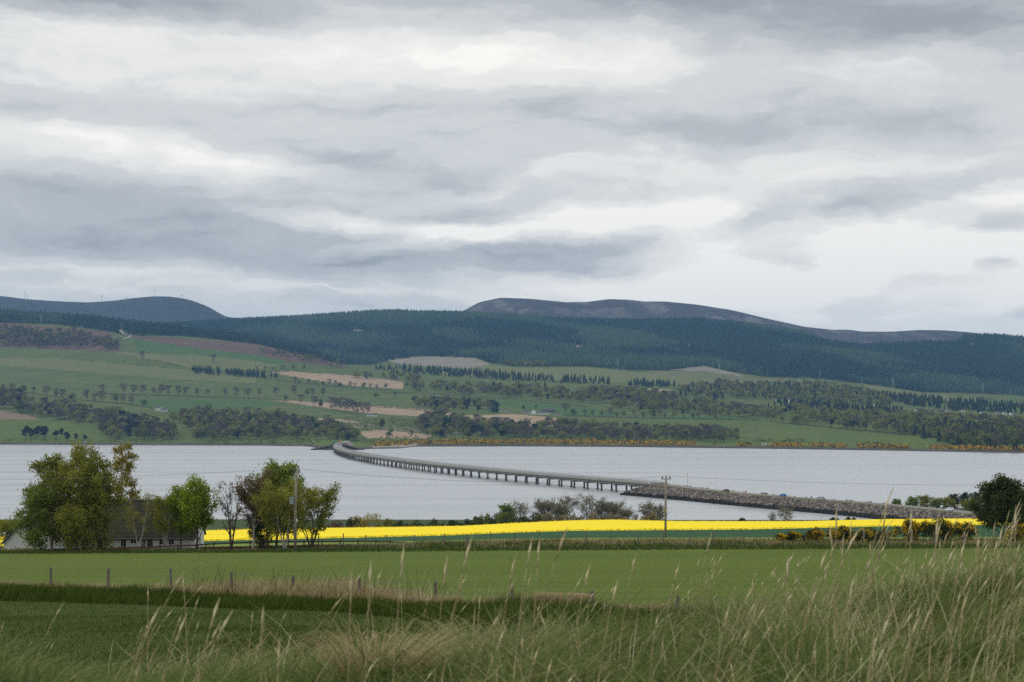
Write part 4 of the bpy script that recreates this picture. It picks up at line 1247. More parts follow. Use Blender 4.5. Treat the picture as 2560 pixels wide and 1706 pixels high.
near_tree('birch_tree', 'tall golden birch with open tiered branches above the cottage roof', 296, 1088, 1371, 228, 56, LG, bb, 5, 3300, .20, 1.7, .3, .30, gb, scat=.22, droop=.5, limbs=20, lo=.30, up=.45, twigs=8, sway=.012,
          prof=lambda u: .95 - .55 * max(0, u - .55) / .45 if u > .3 else .5)
near_tree('birch_tree', 'weeping birch with foliage trailing down to the rail fence', 200, 1265, 1372, 211, 60, LO, bb, 6, 5200, .18, 1.8, .6, .6, gb, droop=1.2, limbs=18, lo=.25, up=.7, twigs=8)
near_tree('young_birch', 'slim leaning birch with pale stems in front of the cottage windows', 346, 1220, 1366, 219.5, 38, LO, bb, 7, 700, .15, 1.4, .2, .2, 'young birches before the cottage roof', scat=.22, stems=2, limbs=14, lo=.3, up=1.0, stem_lean=.18, twigs=6, r0=.10)
near_tree('young_birch', 'young birch with several white stems before the slate roof', 412, 1213, 1366, 219.5, 36, LO, bb, 8, 2300, .16, 1.4, .2, .3, 'young birches before the cottage roof', scat=.26, stems=4, limbs=20, lo=.3, up=1.05, stem_lean=.11, twigs=7, r0=.12)
near_tree('maple_tree', 'bright fresh green tree at the right end of the cottage', 492, 1194, 1366, 218, 62, LB, bk, 9, 6000, .22, 1.2, 0, .0, None, limbs=26, lo=.10, up=.95, twigs=9, scat=.28, prof=lambda u: 1.05 - .72 * u, wander=.08)
near_tree('maple_tree', 'smaller yellow-green tree against the slate roof', 452, 1222, 1366, 220.5, 44, LB, bk, 10, 2600, .22, 1.1, 0, 0, None, limbs=18, lo=.2, up=.8, twigs=8)
near_tree('bare_tree', 'leafless purple-grey tree beside the bright green tree', 578, 1194, 1366, 218, 50, LP, M['purple_twig'], 11, 350, .10, 1.2, 0, 0, None, stems=3, limbs=30, lo=.16, up=1.05, twigs=9, stem_lean=.12, fine=7, r0=.16)
near_tree('birch_tree', 'purple-brown budding birch with a bright white trunk', 632, 1203, 1366, 216, 62, LP, bb, 12, 6500, .16, 1.3, .1, .1, None, limbs=26, lo=.28, up=.95, twigs=9, scat=.2, r0=.16)
near_tree('sycamore_tree', 'tall green tree behind the power pole with leafy knobbly top', 690, 1164, 1366, 222, 84, LGR, bk, 13, 10500, .26, 1.1, 0, 0, None, limbs=26, lo=.12, up=.8, twigs=9)
near_tree('birch_tree', 'olive birch with several slanting pale stems beside the pole', 712, 1208, 1364, 214, 80, LO, bb, 14, 9500, .18, 1.4, .2, .2, None, stems=4, limbs=30, lo=.22, up=.95, twigs=8, stem_lean=.22, r0=.16)
near_tree('willow_tree', 'wispy grey-green willow with fanned stems right of the pole', 778, 1211, 1358, 222, 58, LO, bk, 15, 5600, .16, 1.6, .2, .1, None, stems=6, limbs=36, lo=.2, up=1.1, twigs=7, stem_lean=.34, scat=.24, r0=.14)
near_tree('thorn_bush', 'dark evergreen bush among the birch trunks', 660, 1275, 1366, 219, 42, LD, bk, 16, 3000, .2, 1.1, 0, 0, None, stems=3, limbs=18, lo=.05, up=.6, twigs=8, stem_lean=.2)
near_tree('shrub', 'olive shrub at the left edge behind the cottage gable', 18, 1297, 1366, 232, 46, LO, bk, 17, 2200, .2, 1.1, 0, 0, None, stems=3, limbs=16, lo=.08, up=.7, twigs=7)
# right hand side
near_tree('holly_tree', 'big dark bushy tree at the right edge above the gorse', 2505, 1193, 1368, 236, 88, LD, bk, 18, 15000, .25, 1.1, 0, 0, None, limbs=34, lo=.04, up=.7, twigs=10, scat=.34, prof=lambda u: 1.0 - .78 * u ** 1.3)
near_tree('holly_tree', 'lower dark tree just outside the right edge', 2600, 1225, 1368, 240, 70, LD, bk, 19, 7000, .25, 1.1, 0, 0, None, limbs=26, lo=.04, up=.7, twigs=9, scat=.34)

def bush(name, label, px_, ytop, ybase, Y, half, leaf, seed, n=2200, size=.16, group=None, yell=None, cat='bush', sheet=None, dep=.7, stretch=1.1):
    r = np.random.default_rng(seed)
    X = float(tx(px_, ybase)) * Y
    z0 = G(X, Y) if sheet is None else sheet
    H = CH + float(slope(ytop)) * Y - z0; Wd = half / K * Y
    root = thing(name, label, cat, (X, Y, z0), 0, group)
    nb = max(7, int(n / 150))
    bc = np.stack([(r.random(nb) * 2 - 1) * Wd * .78, (r.random(nb) * 2 - 1) * Wd * dep * .6, r.uniform(.25, .72, nb) * H], 1)
    bc[0, 2] = H * .7; bc[0, 0] *= .4
    ex = np.clip(1 - .50 * np.abs(bc[:, 0] / Wd) ** 1.8, .4, 1) * r.uniform(.80, 1.08, nb)
    bc[:, 2] = np.minimum(bc[:, 2], ex * H * .72)
    br = np.stack([r.uniform(.3, .5, nb) * min(Wd, H * 1.2), r.uniform(.3, .5, nb) * min(Wd, H * 1.2), np.minimum(r.uniform(.22, .40, nb) * H, H * ex * 1.05 - bc[:, 2])], 1)
    br[:, :2] *= .78
    i = r.integers(0, nb, n)
    d = r.normal(size=(n, 3)); d /= np.linalg.norm(d, axis=1)[:, None]
    rr = r.random(n) ** .3
    c = bc[i] + d * br[i] * rr[:, None] * r.uniform(.85, 1.12, (n, 1))
    c[:, 2] = np.maximum(c[:, 2], .05)
    v, f = quads_at(c, size * r.uniform(.6, 1.3, n), r, stretch)
    if yell is None:
        tt = np.clip(r.random(nb)[i] * .5 + r.random(n) * .5, 0, 1)
    else:                     # flowers come in clusters towards the outer shoots
        fl = (vnoise(c[:, 0] * 2.2 + seed, c[:, 2] * 2.4 + c[:, 1] * 1.3, seed) > 1 - yell) & (rr > .6) & (r.random(n) < .8)
        tt = np.where(fl, .72 + r.random(n) * .28, r.random(n) * .58)
    link('foliage', mesh('foliage', v, f, tint=np.repeat(tt, 4), mats=[leaf]), root)
    b = MB()
    for k in range(5):
        a = r.random() * 6.28
        e = bc[k % nb] * np.array([.8, .8, 1])
        b.tube([(cos(a) * .1, sin(a) * .1, -.2), tuple(e * .5 + r.normal(size=3) * .1), tuple(e)], [.06, .04, .02], 4, cap=False)
    b.build('stems', M['twig'], root)
    return root
GO = M['leaf_gorse']
gg = 'flowering gorse bushes along the far field margin'
for k, (x, yt, yb, Y, hw, n, yl, lab) in enumerate((
        (1972, 1322, 1368, 222, 34, 2000, .55, 'leftmost low gorse bush in bright yellow flower'),
        (2034, 1320, 1370, 222, 34, 2000, .5, 'second low gorse bush with scattered yellow flowers'),
        (2104, 1311, 1372, 221, 40, 2800, .52, 'tall rounded gorse bush near the middle of the gorse row'),
        (2172, 1315, 1372, 222, 38, 2600, .42, 'darker gorse bush left of the gap in the gorse'),
        (2214, 1318, 1352, 232, 14, 600, .5, 'tiny gorse bush standing alone in the gap'),
        (2268, 1292, 1372, 222, 38, 3200, .55, 'large yellow gorse bush right of the gap'),
        (2346, 1288, 1372, 221, 46, 4200, .38, 'tall dark gorse bush with few flowers'),
        (2408, 1302, 1372, 223, 36, 2600, .50, 'gorse bush against the trunk of the big dark tree'),
        (2548, 1305, 1374, 219, 34, 2400, .55, 'yellow gorse bush in front of the big dark tree'))):
    bush('gorse_bush', lab, x, yt, yb, Y, hw, GO, 40 + k, n, .17, gg, yl)

# trees and bushes just over the brow of the yellow field
def brow(px_, Y=690):
    X = float(tx(px_, 1300)) * Y
    return G(X, Y)
ga = 'bare trees beyond the yellow field'
for k, (x, yt, hw, Y, lf, lab) in enumerate((
        (1301, 1260, 26, 700, 500, 'slender bare tree beside the small green tree beyond the yellow field'),
        (1361, 1261, 36, 705, 1500, 'brown budding tree left of the tallest bare trees'),
        (1398, 1268, 30, 700, 1100, 'short brown tree at the foot of the tallest bare trees'),
        (1416, 1248, 36, 710, 700, 'tall bare tree with rounded crown, left of the tallest pair'),
        (1466, 1248, 34, 706, 600, 'tall bare tree with a clear trunk, right of the tallest pair'),
        (1502, 1259, 30, 700, 900, 'bare tree leaning from the tallest pair'),
        (1530, 1268, 36, 698, 1300, 'brown rounded tree towards the right of the clump'),
        (1562, 1280, 24, 694, 900, 'last low brown tree at the right of the clump'),
        (1588, 1287, 9, 690, 120, 'tiny bare sapling between the clump and the lone trees'),
        (1622, 1264, 30, 700, 900, 'round bare tree just left of the plain power pole'),
        (1650, 1268, 18, 702, 500, 'narrow bare tree behind the plain power pole'),
        (1930, 1282, 13, 690, 120, 'small thin bare tree left of the windswept tree'),
        (1963, 1276, 28, 690, 300, 'windswept bare tree alone above the yellow field'))):
    near_tree('bare_tree', lab, x, yt, 1310, Y, hw, M['bud_leaf'], M['grey_bark'], 60 + k, int(lf * 2.2), .34, 1.2, 0, 0, ga, scat=.5, sheetz=brow(x, Y), limbs=22, lo=.22, up=.85, twigs=8, fine=3, r0=.28)
for k, (x, yt, hw, leaf, lab) in enumerate((
        (836, 1306, 24, M['far_bare'], 'low grey-brown bush right of the willow above the yellow field'),
        (880, 1296, 20, LD, 'dark rounded bush beside the pale willow bush'),
        (920, 1284, 34, LG, 'pale yellow-green willow bush above the yellow field'),
        (968, 1302, 26, LO, 'pale olive bush right of the willow bush'),
        (1000, 1310, 22, LD, 'small dark bush between two gaps'),
        (1040, 1309, 22, LD, 'low dark bush in the middle of the hedge line'),
        (1082, 1302, 26, LD, 'dark leafy bush left of the gap above the yellow field'),
        (1128, 1301, 24, LD, 'dark leafy bush beside the gap with water behind'),
        (1160, 1303, 26, LD, 'dark evergreen bush right of the gap with water behind'),
        (1190, 1297, 34, LD, 'dark evergreen bush at the low end of the rising hedge'),
        (1213, 1291, 26, LGR, 'mid green bush in the rising hedge left of the small green tree'),
        (1236, 1287, 36, LD, 'dark evergreen bush under the small green tree'),
        (1260, 1286, 30, LGR, 'mid green bush right below the small green tree'),
        (1285, 1287, 36, LD, 'dark evergreen bush under the slender bare tree'),
        (1332, 1290, 36, LD, 'dark evergreen bush at the high end of the rising hedge'),
        (1368, 1288, 34, M['bud_leaf'], 'low pale scrub under the left bare trees beyond the yellow field'),
        (1420, 1287, 36, M['bud_leaf'], 'low pale scrub between the two tallest bare trees'),
        (1480, 1287, 36, M['bud_leaf'], 'low pale scrub right of the tallest bare trees'),
        (1538, 1289, 34, M['bud_leaf'], 'low pale scrub at the right end of the bare clump'),
        (1630, 1288, 30, M['bud_leaf'], 'low pale scrub at the foot of the plain power pole trees'),
        (1855, 1302, 10, LD, 'tiny round dark bush on the yellow field skyline, left of the bare tree'),
        (2086, 1300, 14, LD, 'small dark bush against the causeway tide line'),
        (2126, 1297, 14, LD, 'second small dark bush against the causeway tide line'))):
    bush('hedge_bush', lab, x, yt - 8, 1322, 668, hw * 1.15, leaf, 90 + k, 1300, .5, 'bushes beyond the yellow field', sheet=brow(x, 668) - .3)
near_tree('small_tree', 'small olive green tree rising from the dark hedge', 1267, 1264, 1312, 690, 26, LGR, bk, 120, 1400, .6, 1.1, 0, 0, None, scat=.5, sheetz=brow(1267, 690), limbs=18, lo=.2, up=.7, twigs=7, r0=.22)
# young wood on the shore behind the causeway
gw = 'young trees on the shore behind the causeway'
for k, (x, yt, hw, Y, leaf, lab) in enumerate((
        (2242, 1251, 13, 850, LGR, 'small round green tree standing apart at the left'),
        (2282, 1248, 22, 862, LGR, 'low green tree at the left end of the row'), (2312, 1243, 20, 858, LO, 'olive tree second in the row'),
        (2340, 1250, 20, 852, LGR, 'lower green tree third in the row'), (2368, 1249, 22, 850, LO, 'broad olive tree behind the white car'),
        (2386, 1236, 17, 862, LD, 'dark pine at the left of the pines'), (2412, 1233, 18, 864, LD, 'tallest dark pine of the group'),
        (2440, 1232, 18, 858, LD, 'dark pine beside the big bushy tree'), (2425, 1256, 24, 840, LO, 'olive bush below the pines'),
        (2466, 1240, 22, 850, LD, 'dark tree mostly hidden by the big bushy tree'), (2545, 1232, 24, 850, LGR, 'green tree seen past the right side of the big bushy tree'))):
    near_tree('young_tree', lab, x, yt, 1285, Y, hw, leaf, bk, 130 + k, 1500, .5, 1.1, 0, 0, gw, scat=.45, sheetz=max(1.0, G(float(tx(x, 1285)) * Y, Y)), limbs=20, lo=.06, up=.65, twigs=7, r0=.16)

# ------------------------------------------------------------------ far trees
def proto_broad(seed, nq=170, lump=8, wide=.42):
    r = np.random.default_rng(seed)
    a = r.random(lump) * 6.28; rad = r.uniform(.0, .24, lump) * wide / .42
    bc = np.stack([np.cos(a) * rad, np.sin(a) * rad, r.uniform(.36, .76, lump)], 1); bc[0] = (0, 0, .74)
    br = r.uniform(.15, .25, lump) * wide / .42
    i = r.integers(0, lump, nq); d = r.normal(size=(nq, 3)); d /= np.linalg.norm(d, axis=1)[:, None]
    c = bc[i] + d * br[i][:, None] * r.uniform(.55, 1.05, (nq, 1))
    c[:, 2] = np.clip(c[:, 2], .10, 1.0)
    v, f = quads_at(c, r.uniform(.08, .15, nq), r)
    tt = np.repeat(np.clip(r.random(lump)[i] * .6 + r.random(nq) * .4, 0, 1), 4)
    b = MB(); b.tube([(0, 0, -.05), (.01, 0, .25), (0, .01, .55)], [.032, .024, .01], 4, cap=False)
    return v, f, tt, np.array(b.v), np.array(b.f)
def proto_bare(seed, nq=230):
    tubes, tips, r = grow(seed, 1.0, .42, limbs=11, lo=.24, up=.8, twigs=3, r0=.026)
    b = MB()
    for p, rad, n in tubes:
        b.tube(p, np.maximum(rad, .006), 3, cap=False)
    T = np.array([q[2] for q in tips])
    c = T[r.integers(0, len(T), nq)] + r.normal(size=(nq, 3)) * .07
    c[:, 2] = np.clip(c[:, 2], .12, 1.0)
    v, f = quads_at(c, r.uniform(.045, .095, nq), r, 1.4)
    return v, f, np.repeat(r.random(nq), 4), np.array(b.v), np.array([q for q in b.f if len(q) == 4])
def proto_conifer(seed, tiers=7, wide=.17):
    r = np.random.default_rng(seed)
    vs = []; fs = []; n = 0
    for k in range(tiers):
        z = .10 + .86 * k / tiers; rad = wide * (1 - k / tiers) ** .8 * r.uniform(.85, 1.15) + .012
        m = 9; a = np.arange(m) / m * 6.28 + r.random()
        rr = rad * r.uniform(.7, 1.25, m)
        ring = np.stack([np.cos(a) * rr, np.sin(a) * rr, z - .05 * r.random(m)], 1)
        apex = np.array([[0, 0, min(1.0, z + .26 * (1 - .4 * k / tiers))]])
        vs.append(np.concatenate([ring, apex]))
        fs += [(n + j, n + (j + 1) % m, n + m, n + m) for j in range(m)]
        n += m + 1
    v = np.concatenate(vs)
    tt = np.repeat(r.random(tiers), 10)
    b = MB(); b.tube([(0, 0, -.03), (0, 0, .2)], [.02, .016], 4, cap=False)
    return v, np.array(fs), tt, np.array(b.v), np.array(b.f)
PROTO = {'broad': [proto_broad(s, 190, 7 + s % 3, .36 + .05 * (s % 4)) for s in range(200, 208)],
         'bare': [proto_bare(s) for s in range(220, 226)],
         'conifer': [proto_conifer(s) for s in range(240, 245)],
         'pale': [proto_broad(s, 150, 7, .42) for s in range(250, 252)],
         'pine': [proto_broad(s, 190, 6, .30) for s in range(255, 259)]}
LEAFM = {'broad': M['far_leaf'], 'bare': M['far_bare'], 'conifer': M['far_conifer'], 'pale': M['far_pale'], 'pine': M['far_conifer']}
NAMEK = {'broad': 'broadleaf_tree', 'bare': 'bare_tree', 'conifer': 'conifer_tree', 'pale': 'blossom_tree', 'pine': 'pine_tree'}
WORD = {'broad': 'olive green broadleaf tree', 'bare': 'grey-brown bare tree', 'conifer': 'dark pointed conifer', 'pale': 'pale blossoming tree', 'pine': 'dark rounded pine'}
PMESH = {}
for kind, ps in PROTO.items():
    PMESH[kind] = []
    for (v, f, tt, bv, bf) in ps:
        f = [tuple(dict.fromkeys(q)) for q in f.tolist()]
        me = bpy.data.meshes.new(NAMEK[kind] + '_crown'); me.from_pydata(v.tolist(), [], f); me.update()
        a = me.attributes.new('tint', 'FLOAT', 'POINT'); a.data.foreach_set('value', tt.astype(np.float32)); me.materials.append(LEAFM[kind])
        mt_ = mesh(NAMEK[kind] + '_trunk', bv, bf.tolist(), mats=[M['twig']])
        PMESH[kind].append((me, mt_))
PLACED = []                   # (kind, base point, height, width factor, label, group)
def put(kind, x, y, h, label, group, wf=1.0):
    p = far.hit(x, y)
    PLACED.append((kind, p, h, wf, label, group))
def pick(mix):
    q = R.random() * sum(mix.values())
    for k, w in mix.items():
        q -= w
        if q <= 0:
            return k
    return k
def wood(poly, where, group, mix, hr, dens, drop=14):
    a = np.array(poly, float); x0_, y0_ = a.min(0); x1_, y1_ = a.max(0)
    n = int((x1_ - x0_) * (y1_ - y0_) / dens * 1.9)
    for x, y in zip(rng.uniform(x0_, x1_, n), rng.uniform(y0_, y1_, n)):
        if inpoly(np.array([x]), np.array([y]), poly)[0] and inpoly(np.array([x]), np.array([y - drop]), poly)[0]:
            k = pick(mix)
            h = R.uniform(*hr) * (1.15 if k == 'conifer' else .92 if k == 'bare' else 1)
            put(k, x, y, h, WORD[k] + (', front ' if y > y0_ + .70 * (y1_ - y0_) else ', central ' if y > y0_ + .48 * (y1_ - y0_) else ', back ') + ('far left ', 'left ', 'middle ', 'right ', 'far right ')[min(4, int(5 * (x - x0_) / (x1_ - x0_)))] + where, WORD[k] + 's ' + group, 1.22 if k != 'conifer' else 1.1)
ORD = ['first', 'second', 'third', 'fourth', 'fifth', 'sixth', 'seventh', 'eighth', 'ninth', 'tenth', 'eleventh', 'twelfth', 'thirteenth', 'fourteenth', 'fifteenth', 'sixteenth', 'seventeenth', 'eighteenth', 'nineteenth', 'twentieth']
def hedge_trees(pts, where, group, kinds, hr):
    for i, (x, y) in enumerate(pts):
        k = kinds[i % len(kinds)]
        put(k, x, y, R.uniform(*hr), f"{ {'bare': 'bare tree', 'broad': 'green tree'}[k] }, {ORD[i]} from the left {where}", group, R.uniform(.9, 1.25))
def along(poly, n, jit=3):
    xs = np.linspace(poly[0][0], poly[-1][0], n)
    return [(x + R.uniform(-jit, jit) * 2, float(pl(poly, x)) + R.uniform(-jit, jit) * .5) for x in xs]
MX = {'broad': 6, 'bare': 4, 'pine': .7, 'pale': .15}
hedge_trees(along([(8, 982), (60, 983), (100, 988), (170, 1003), (212, 1000)], 9), 'in the far left upper hedge', 'trees in the left upper hedge', ['bare', 'bare', 'broad', 'bare', 'bare'], (15, 21))
hedge_trees([(256, 984), (308, 986), (334, 987), (358, 987), (384, 988), (404, 989), (422, 989), (446, 990), (466, 990), (492, 990), (520, 992), (564, 994), (590, 994), (620, 995)], 'in the long hedgerow across the upper fields', 'trees in the long hedgerow', ['bare'], (15, 22))
hedge_trees([(648, 993), (690, 990), (713, 1003), (734, 989), (751, 1009), (768, 990), (780, 991), (788, 1017), (804, 1020), (808, 992)], 'among scattered trees above the bridge end', 'scattered trees above the bridge', ['bare', 'bare', 'broad'], (15, 21))
hedge_trees([(236, 1004), (252, 1005), (290, 1008), (308, 1010), (330, 1014), (360, 1017)], 'in the short hedge left of the white farmhouse', 'trees in the short hedge', ['bare', 'bare', 'broad', 'bare', 'bare', 'broad'], (14, 21))
hedge_trees([(830, 1026), (842, 1028), (852, 1030), (862, 1032), (872, 1033), (882, 1035), (892, 1036), (908, 1037), (918, 1038)], 'in the tall tree row beside the straw field', 'tall trees by the straw field', ['bare'], (20, 27))
hedge_trees(along([(735, 960), (800, 964), (880, 970), (960, 974)], 14), 'in the row below the upper straw field', 'trees below the upper straw field', ['bare', 'broad', 'bare'], (9, 15))
hedge_trees(along([(1440, 1042), (1560, 1044), (1680, 1046), (1790, 1047)], 18), 'in the hedgerow right of the farm buildings', 'trees in the hedgerow by the farm', ['broad', 'bare', 'broad'], (10, 16))
hedge_trees(along([(640, 930), (700, 928), (760, 928)], 6), 'in the top hedge above the upper straw field', 'trees in the top hedge', ['bare'], (10, 15))
for k, x, y, h, wf_, lab in (('bare', 355, 899, 20, 1, 'lone dark tree on the fence line high in the left pasture'), ('bare', 532, 906, 18, 1.3, 'lone spreading tree in the middle of the high pasture'),
                             ('broad', 955, 1075, 20, 1.1, 'round dark green tree above the lowest straw field'), ('broad', 977, 1097, 18, 1.1, 'round green tree on the lowest straw field'),
                             ('bare', 1029, 1095, 12, 1.1, 'lone bare tree at the right of the lowest straw field'), ('broad', 914, 1075, 10, 1.1, 'small round bush tree at the edge of the straw field'),
                             ('broad', 940, 995, 13, 1.8, 'broad low tree alone in the green field above the straw'), ('bare', 988, 995, 12, 1.2, 'small tree right of the broad low field tree'),
                             ('bare', 1413, 1033, 18, 1.2, 'lone bare tree at the right end of the farm buildings'), ('pine', 1309, 1026, 11, 1.2, 'dark tree behind the left end of the farm buildings'),
                             ('pine', 1340, 1021, 9, 1.2, 'small dark tree behind the farm roofs'), ('pine', 1590, 1072, 13, 1.4, 'dark pine standing above the shoreline wood'),
                             ('conifer', 623, 1066, 28, 1.5, 'tall dark conifer left of the big house among the trees'), ('conifer', 692, 1066, 29, 1.5, 'tall dark pointed conifer above the shore village'),
                             ('conifer', 500, 1077, 22, 1.7, 'wide dark conifer in the trees left of the village'), ('conifer', 1362, 975, 20, 1.3, 'tall narrow conifer above the long wood'),
                             ('conifer', 1296, 967, 17, 1.3, 'dark conifer at the left end of the long wood'), ('conifer', 1506, 986, 18, 1.4, 'dark conifer at the right of the long wood'),
                             ('broad', 918, 916, 22, .8, 'tall pale green tree at the foot of the forest'), ('pale', 1225, 1031, 13, 1.2, 'white blossoming tree beside two dark conifers'),
                             ('conifer', 1234, 1032, 22, 1.3, 'left of two dark conifers beside the white blossom'), ('conifer', 1242, 1032, 21, 1.3, 'right of two dark conifers beside the white blossom')):
    put(k, x, y, h, lab, None, wf_)
wood([(-40, 975), (45, 975), (82, 1003), (150, 1008), (217, 1010), (310, 1030), (330, 1046), (386, 1048), (435, 1068), (435, 1108), (300, 1106), (262, 1088), (200, 1066), (152, 1056), (60, 1034), (-40, 1022)],
     'in the wood sloping down to the left shore', 'in the left shore wood', {'broad': 6, 'bare': 5, 'pine': 1.2}, (15, 22), 135)
wood([(300, 1040), (386, 1046), (386, 1085), (320, 1100), (300, 1088)], 'in the dark end of the left shore wood', 'in the left shore wood', {'pine': 1}, (16, 22), 180)
wood([(46, 1070), (120, 1072), (120, 1108), (46, 1108)], 'on the shore at the left edge', 'by the left shore', {'broad': 2, 'pine': 3}, (14, 20), 260)
wood([(135, 1078), (172, 1078), (172, 1106), (135, 1106)], 'in the small pair on the left shore', 'by the left shore', {'pine': 1}, (13, 19), 240)
wood([(188, 1084), (212, 1084), (212, 1106), (188, 1106)], 'in the little clump on the left shore', 'by the left shore', {'pine': 1}, (12, 18), 200)
wood([(425, 1035), (520, 1020), (600, 1030), (700, 1030), (740, 1040), (830, 1052), (890, 1080), (898, 1106), (800, 1100), (660, 1100), (490, 1104), (486, 1085), (430, 1058)],
     'in the wood round the shore village', 'round the shore village', MX, (14, 21), 130)
wood([(820, 1058), (882, 1068), (898, 1106), (830, 1106)], 'in the dark wood behind the bridge end', 'behind the bridge end', {'broad': 5, 'pine': 2}, (15, 21), 120)
wood([(1002, 958), (1060, 952), (1280, 958), (1340, 962), (1460, 972), (1500, 966), (1690, 980), (1690, 1004), (1560, 1028), (1480, 1010), (1280, 996), (1050, 980), (1002, 974)],
     'in the long wood across the middle slope', 'in the long middle wood', MX, (14, 20), 90)
wood([(1030, 992), (1080, 990), (1180, 998), (1240, 1002), (1246, 1032), (1180, 1034), (1035, 1020)], 'in the square plantation above the straw field', 'in the square plantation', {'broad': 5, 'bare': 2, 'pine': 2}, (15, 19), 110)
wood([(1485, 1012), (1560, 1030), (1620, 1004), (1700, 994), (1860, 1012), (1930, 1020), (1925, 1050), (1800, 1040), (1680, 1032), (1600, 1034)], 'in the wood above the right fields', 'above the right fields', {'broad': 6, 'bare': 4, 'conifer': .8}, (13, 19), 80)
wood([(1040, 1050), (1080, 1030), (1130, 1036), (1200, 1052), (1290, 1058), (1300, 1100), (1090, 1100), (1010, 1070)], 'in the mixed wood by the straw fields', 'in the mixed shore wood', {'broad': 5, 'bare': 2.5, 'pine': 3, 'pale': .2}, (15, 22), 130)
wood([(1270, 1058), (1400, 1054), (1460, 1050), (1540, 1066), (1700, 1070), (1840, 1078), (1880, 1108), (1500, 1106), (1280, 1102)], 'in the long wood behind the shore gorse', 'behind the shore gorse', {'broad': 6, 'bare': 5, 'pine': .5, 'pale': .3}, (14, 20), 120)
wood([(1915, 1014), (2010, 1014), (2120, 1030), (2290, 1030), (2560, 1050), (2620, 1060), (2620, 1132), (2400, 1122), (2280, 1090), (2100, 1074), (1915, 1056)], 'in the great wood at the right', 'in the great right hand wood', {'broad': 7, 'bare': 2.5, 'pine': .8}, (15, 21), 130)
wood([(2285, 1060), (2410, 1062), (2500, 1080), (2490, 1124), (2390, 1118), (2280, 1092)], 'in the dark plantation by the right shore', 'in the dark right plantation', {'conifer': 3, 'broad': 1.5}, (16, 20), 110)
wood([(1690, 962), (1800, 950), (1920, 958), (1935, 998), (1800, 1000), (1700, 990)], 'in the upper wood on the right slope', 'in the upper right wood', {'broad': 4, 'conifer': 3, 'bare': 2}, (11, 15), 55, 8)
wood([(1915, 955), (2040, 950), (2120, 962), (2220, 985), (2230, 1020), (2010, 1006), (1920, 1002)], 'in the upper wood on the right slope', 'in the upper right wood', {'broad': 5, 'conifer': 2.5, 'bare': 2}, (11, 15), 55, 8)
for poly, lab in (([(933, 914), (1000, 912), (1180, 924), (1384, 940), (1384, 957), (1280, 952), (1060, 938), (940, 928)], 'in the long dark belt below the clearing'),
                  ([(1400, 942), (1420, 940), (1528, 946), (1528, 962), (1402, 960)], 'in the short dark belt left of centre'),
                  ([(1568, 950), (1600, 948), (1690, 956), (1690, 970), (1568, 970)], 'in the dark belt right of centre'),
                  ([(1928, 1000), (2060, 1004), (2160, 1016), (2260, 1022), (2256, 1038), (2120, 1030), (1930, 1016)], 'in the dark line above the great right wood'),
                  ([(2210, 984), (2280, 986), (2560, 1010), (2560, 1036), (2400, 1030), (2280, 1016), (2215, 1000)], 'in the dark belt behind the far village'),
                  ([(462, 918), (560, 922), (700, 936), (720, 946), (640, 946), (480, 934)], 'in the dark strip between the left pastures')):
    wood(poly, lab, lab, {'conifer': 1}, (10, 14), 40, 7)
wood([(-40, 815), (60, 818), (110, 830), (200, 828), (262, 846), (310, 858), (290, 880), (240, 874), (160, 870), (90, 872), (-40, 864)], 'in the bare birch wood below the forest', 'in the bare birch wood', {'bare': 7, 'broad': 2.5}, (8, 18), 48, 5)
wood([(640, 866), (760, 884), (860, 906), (860, 922), (720, 902), (640, 886)], 'in the scrub below the forest edge', 'in the scrub', {'bare': 4, 'broad': 2}, (8, 13), 110, 6)
wood([(880, 935), (1000, 930), (1060, 945), (1050, 962), (960, 955), (890, 950)], 'in the small wood right of the upper straw field', 'in the small upper wood', {'broad': 3, 'bare': 2, 'pine': 1}, (12, 17), 110, 8)
wood([(1240, 890), (1330, 880), (1365, 900), (1360, 920), (1250, 918)], 'in the pale green wood at the forest foot', 'in the pale forest foot', {'broad': 1}, (13, 18), 90, 8)

order = sorted(range(len(PLACED)), key=lambda i: -PLACED[i][2] / PLACED[i][1][1] - (10 if PLACED[i][5] is None or 'from the left' in PLACED[i][4] else 0))
count = {}; rest = {}
for i in order:
    kind, p, h, wfac, lab, grp = PLACED[i]
    c = count.get(kind, 0)
    var = i % len(PMESH[kind])
    rzz = (i * 2.399) % 6.28
    if c < 290:
        count[kind] = c + 1
        root = thing(NAMEK[kind], lab, 'tree', p - np.array([0, 0, .3]), rzz, grp)
        root.scale = (h * wfac, h * wfac, h)
        link('crown', PMESH[kind][var][0], root)
        link('trunk', PMESH[kind][var][1], root)
    else:
        rest.setdefault(kind, []).append((p, h, wfac, var, rzz))
def far_mass(kind, items):
    V = []; F = []; T = []; n = 0
    for (p, h, wfac, var, rzz) in items:
        v, f, tt, bv, bf = PROTO[kind][var]
        ca, sa = cos(rzz), sin(rzz)
        w = np.stack([(v[:, 0] * ca - v[:, 1] * sa) * h * wfac, (v[:, 0] * sa + v[:, 1] * ca) * h * wfac, v[:, 2] * h], 1) + p
        V.append(w); F.append(f + n); n += len(v)
        T.append(np.clip(tt * .5 + R.random() * .5, 0, 1))
    return np.concatenate(V), np.concatenate(F), np.concatenate(T)
for kind, items in rest.items():
    v, f, tt = far_mass(kind, items)
    f = f[:, :3] if kind == 'conifer' else f
    stuff(link('woodland', mesh('woodland', v, f, tint=tt, mats=[LEAFM[kind]])), 'further ' + WORD[kind] + 's in the woods across the firth')

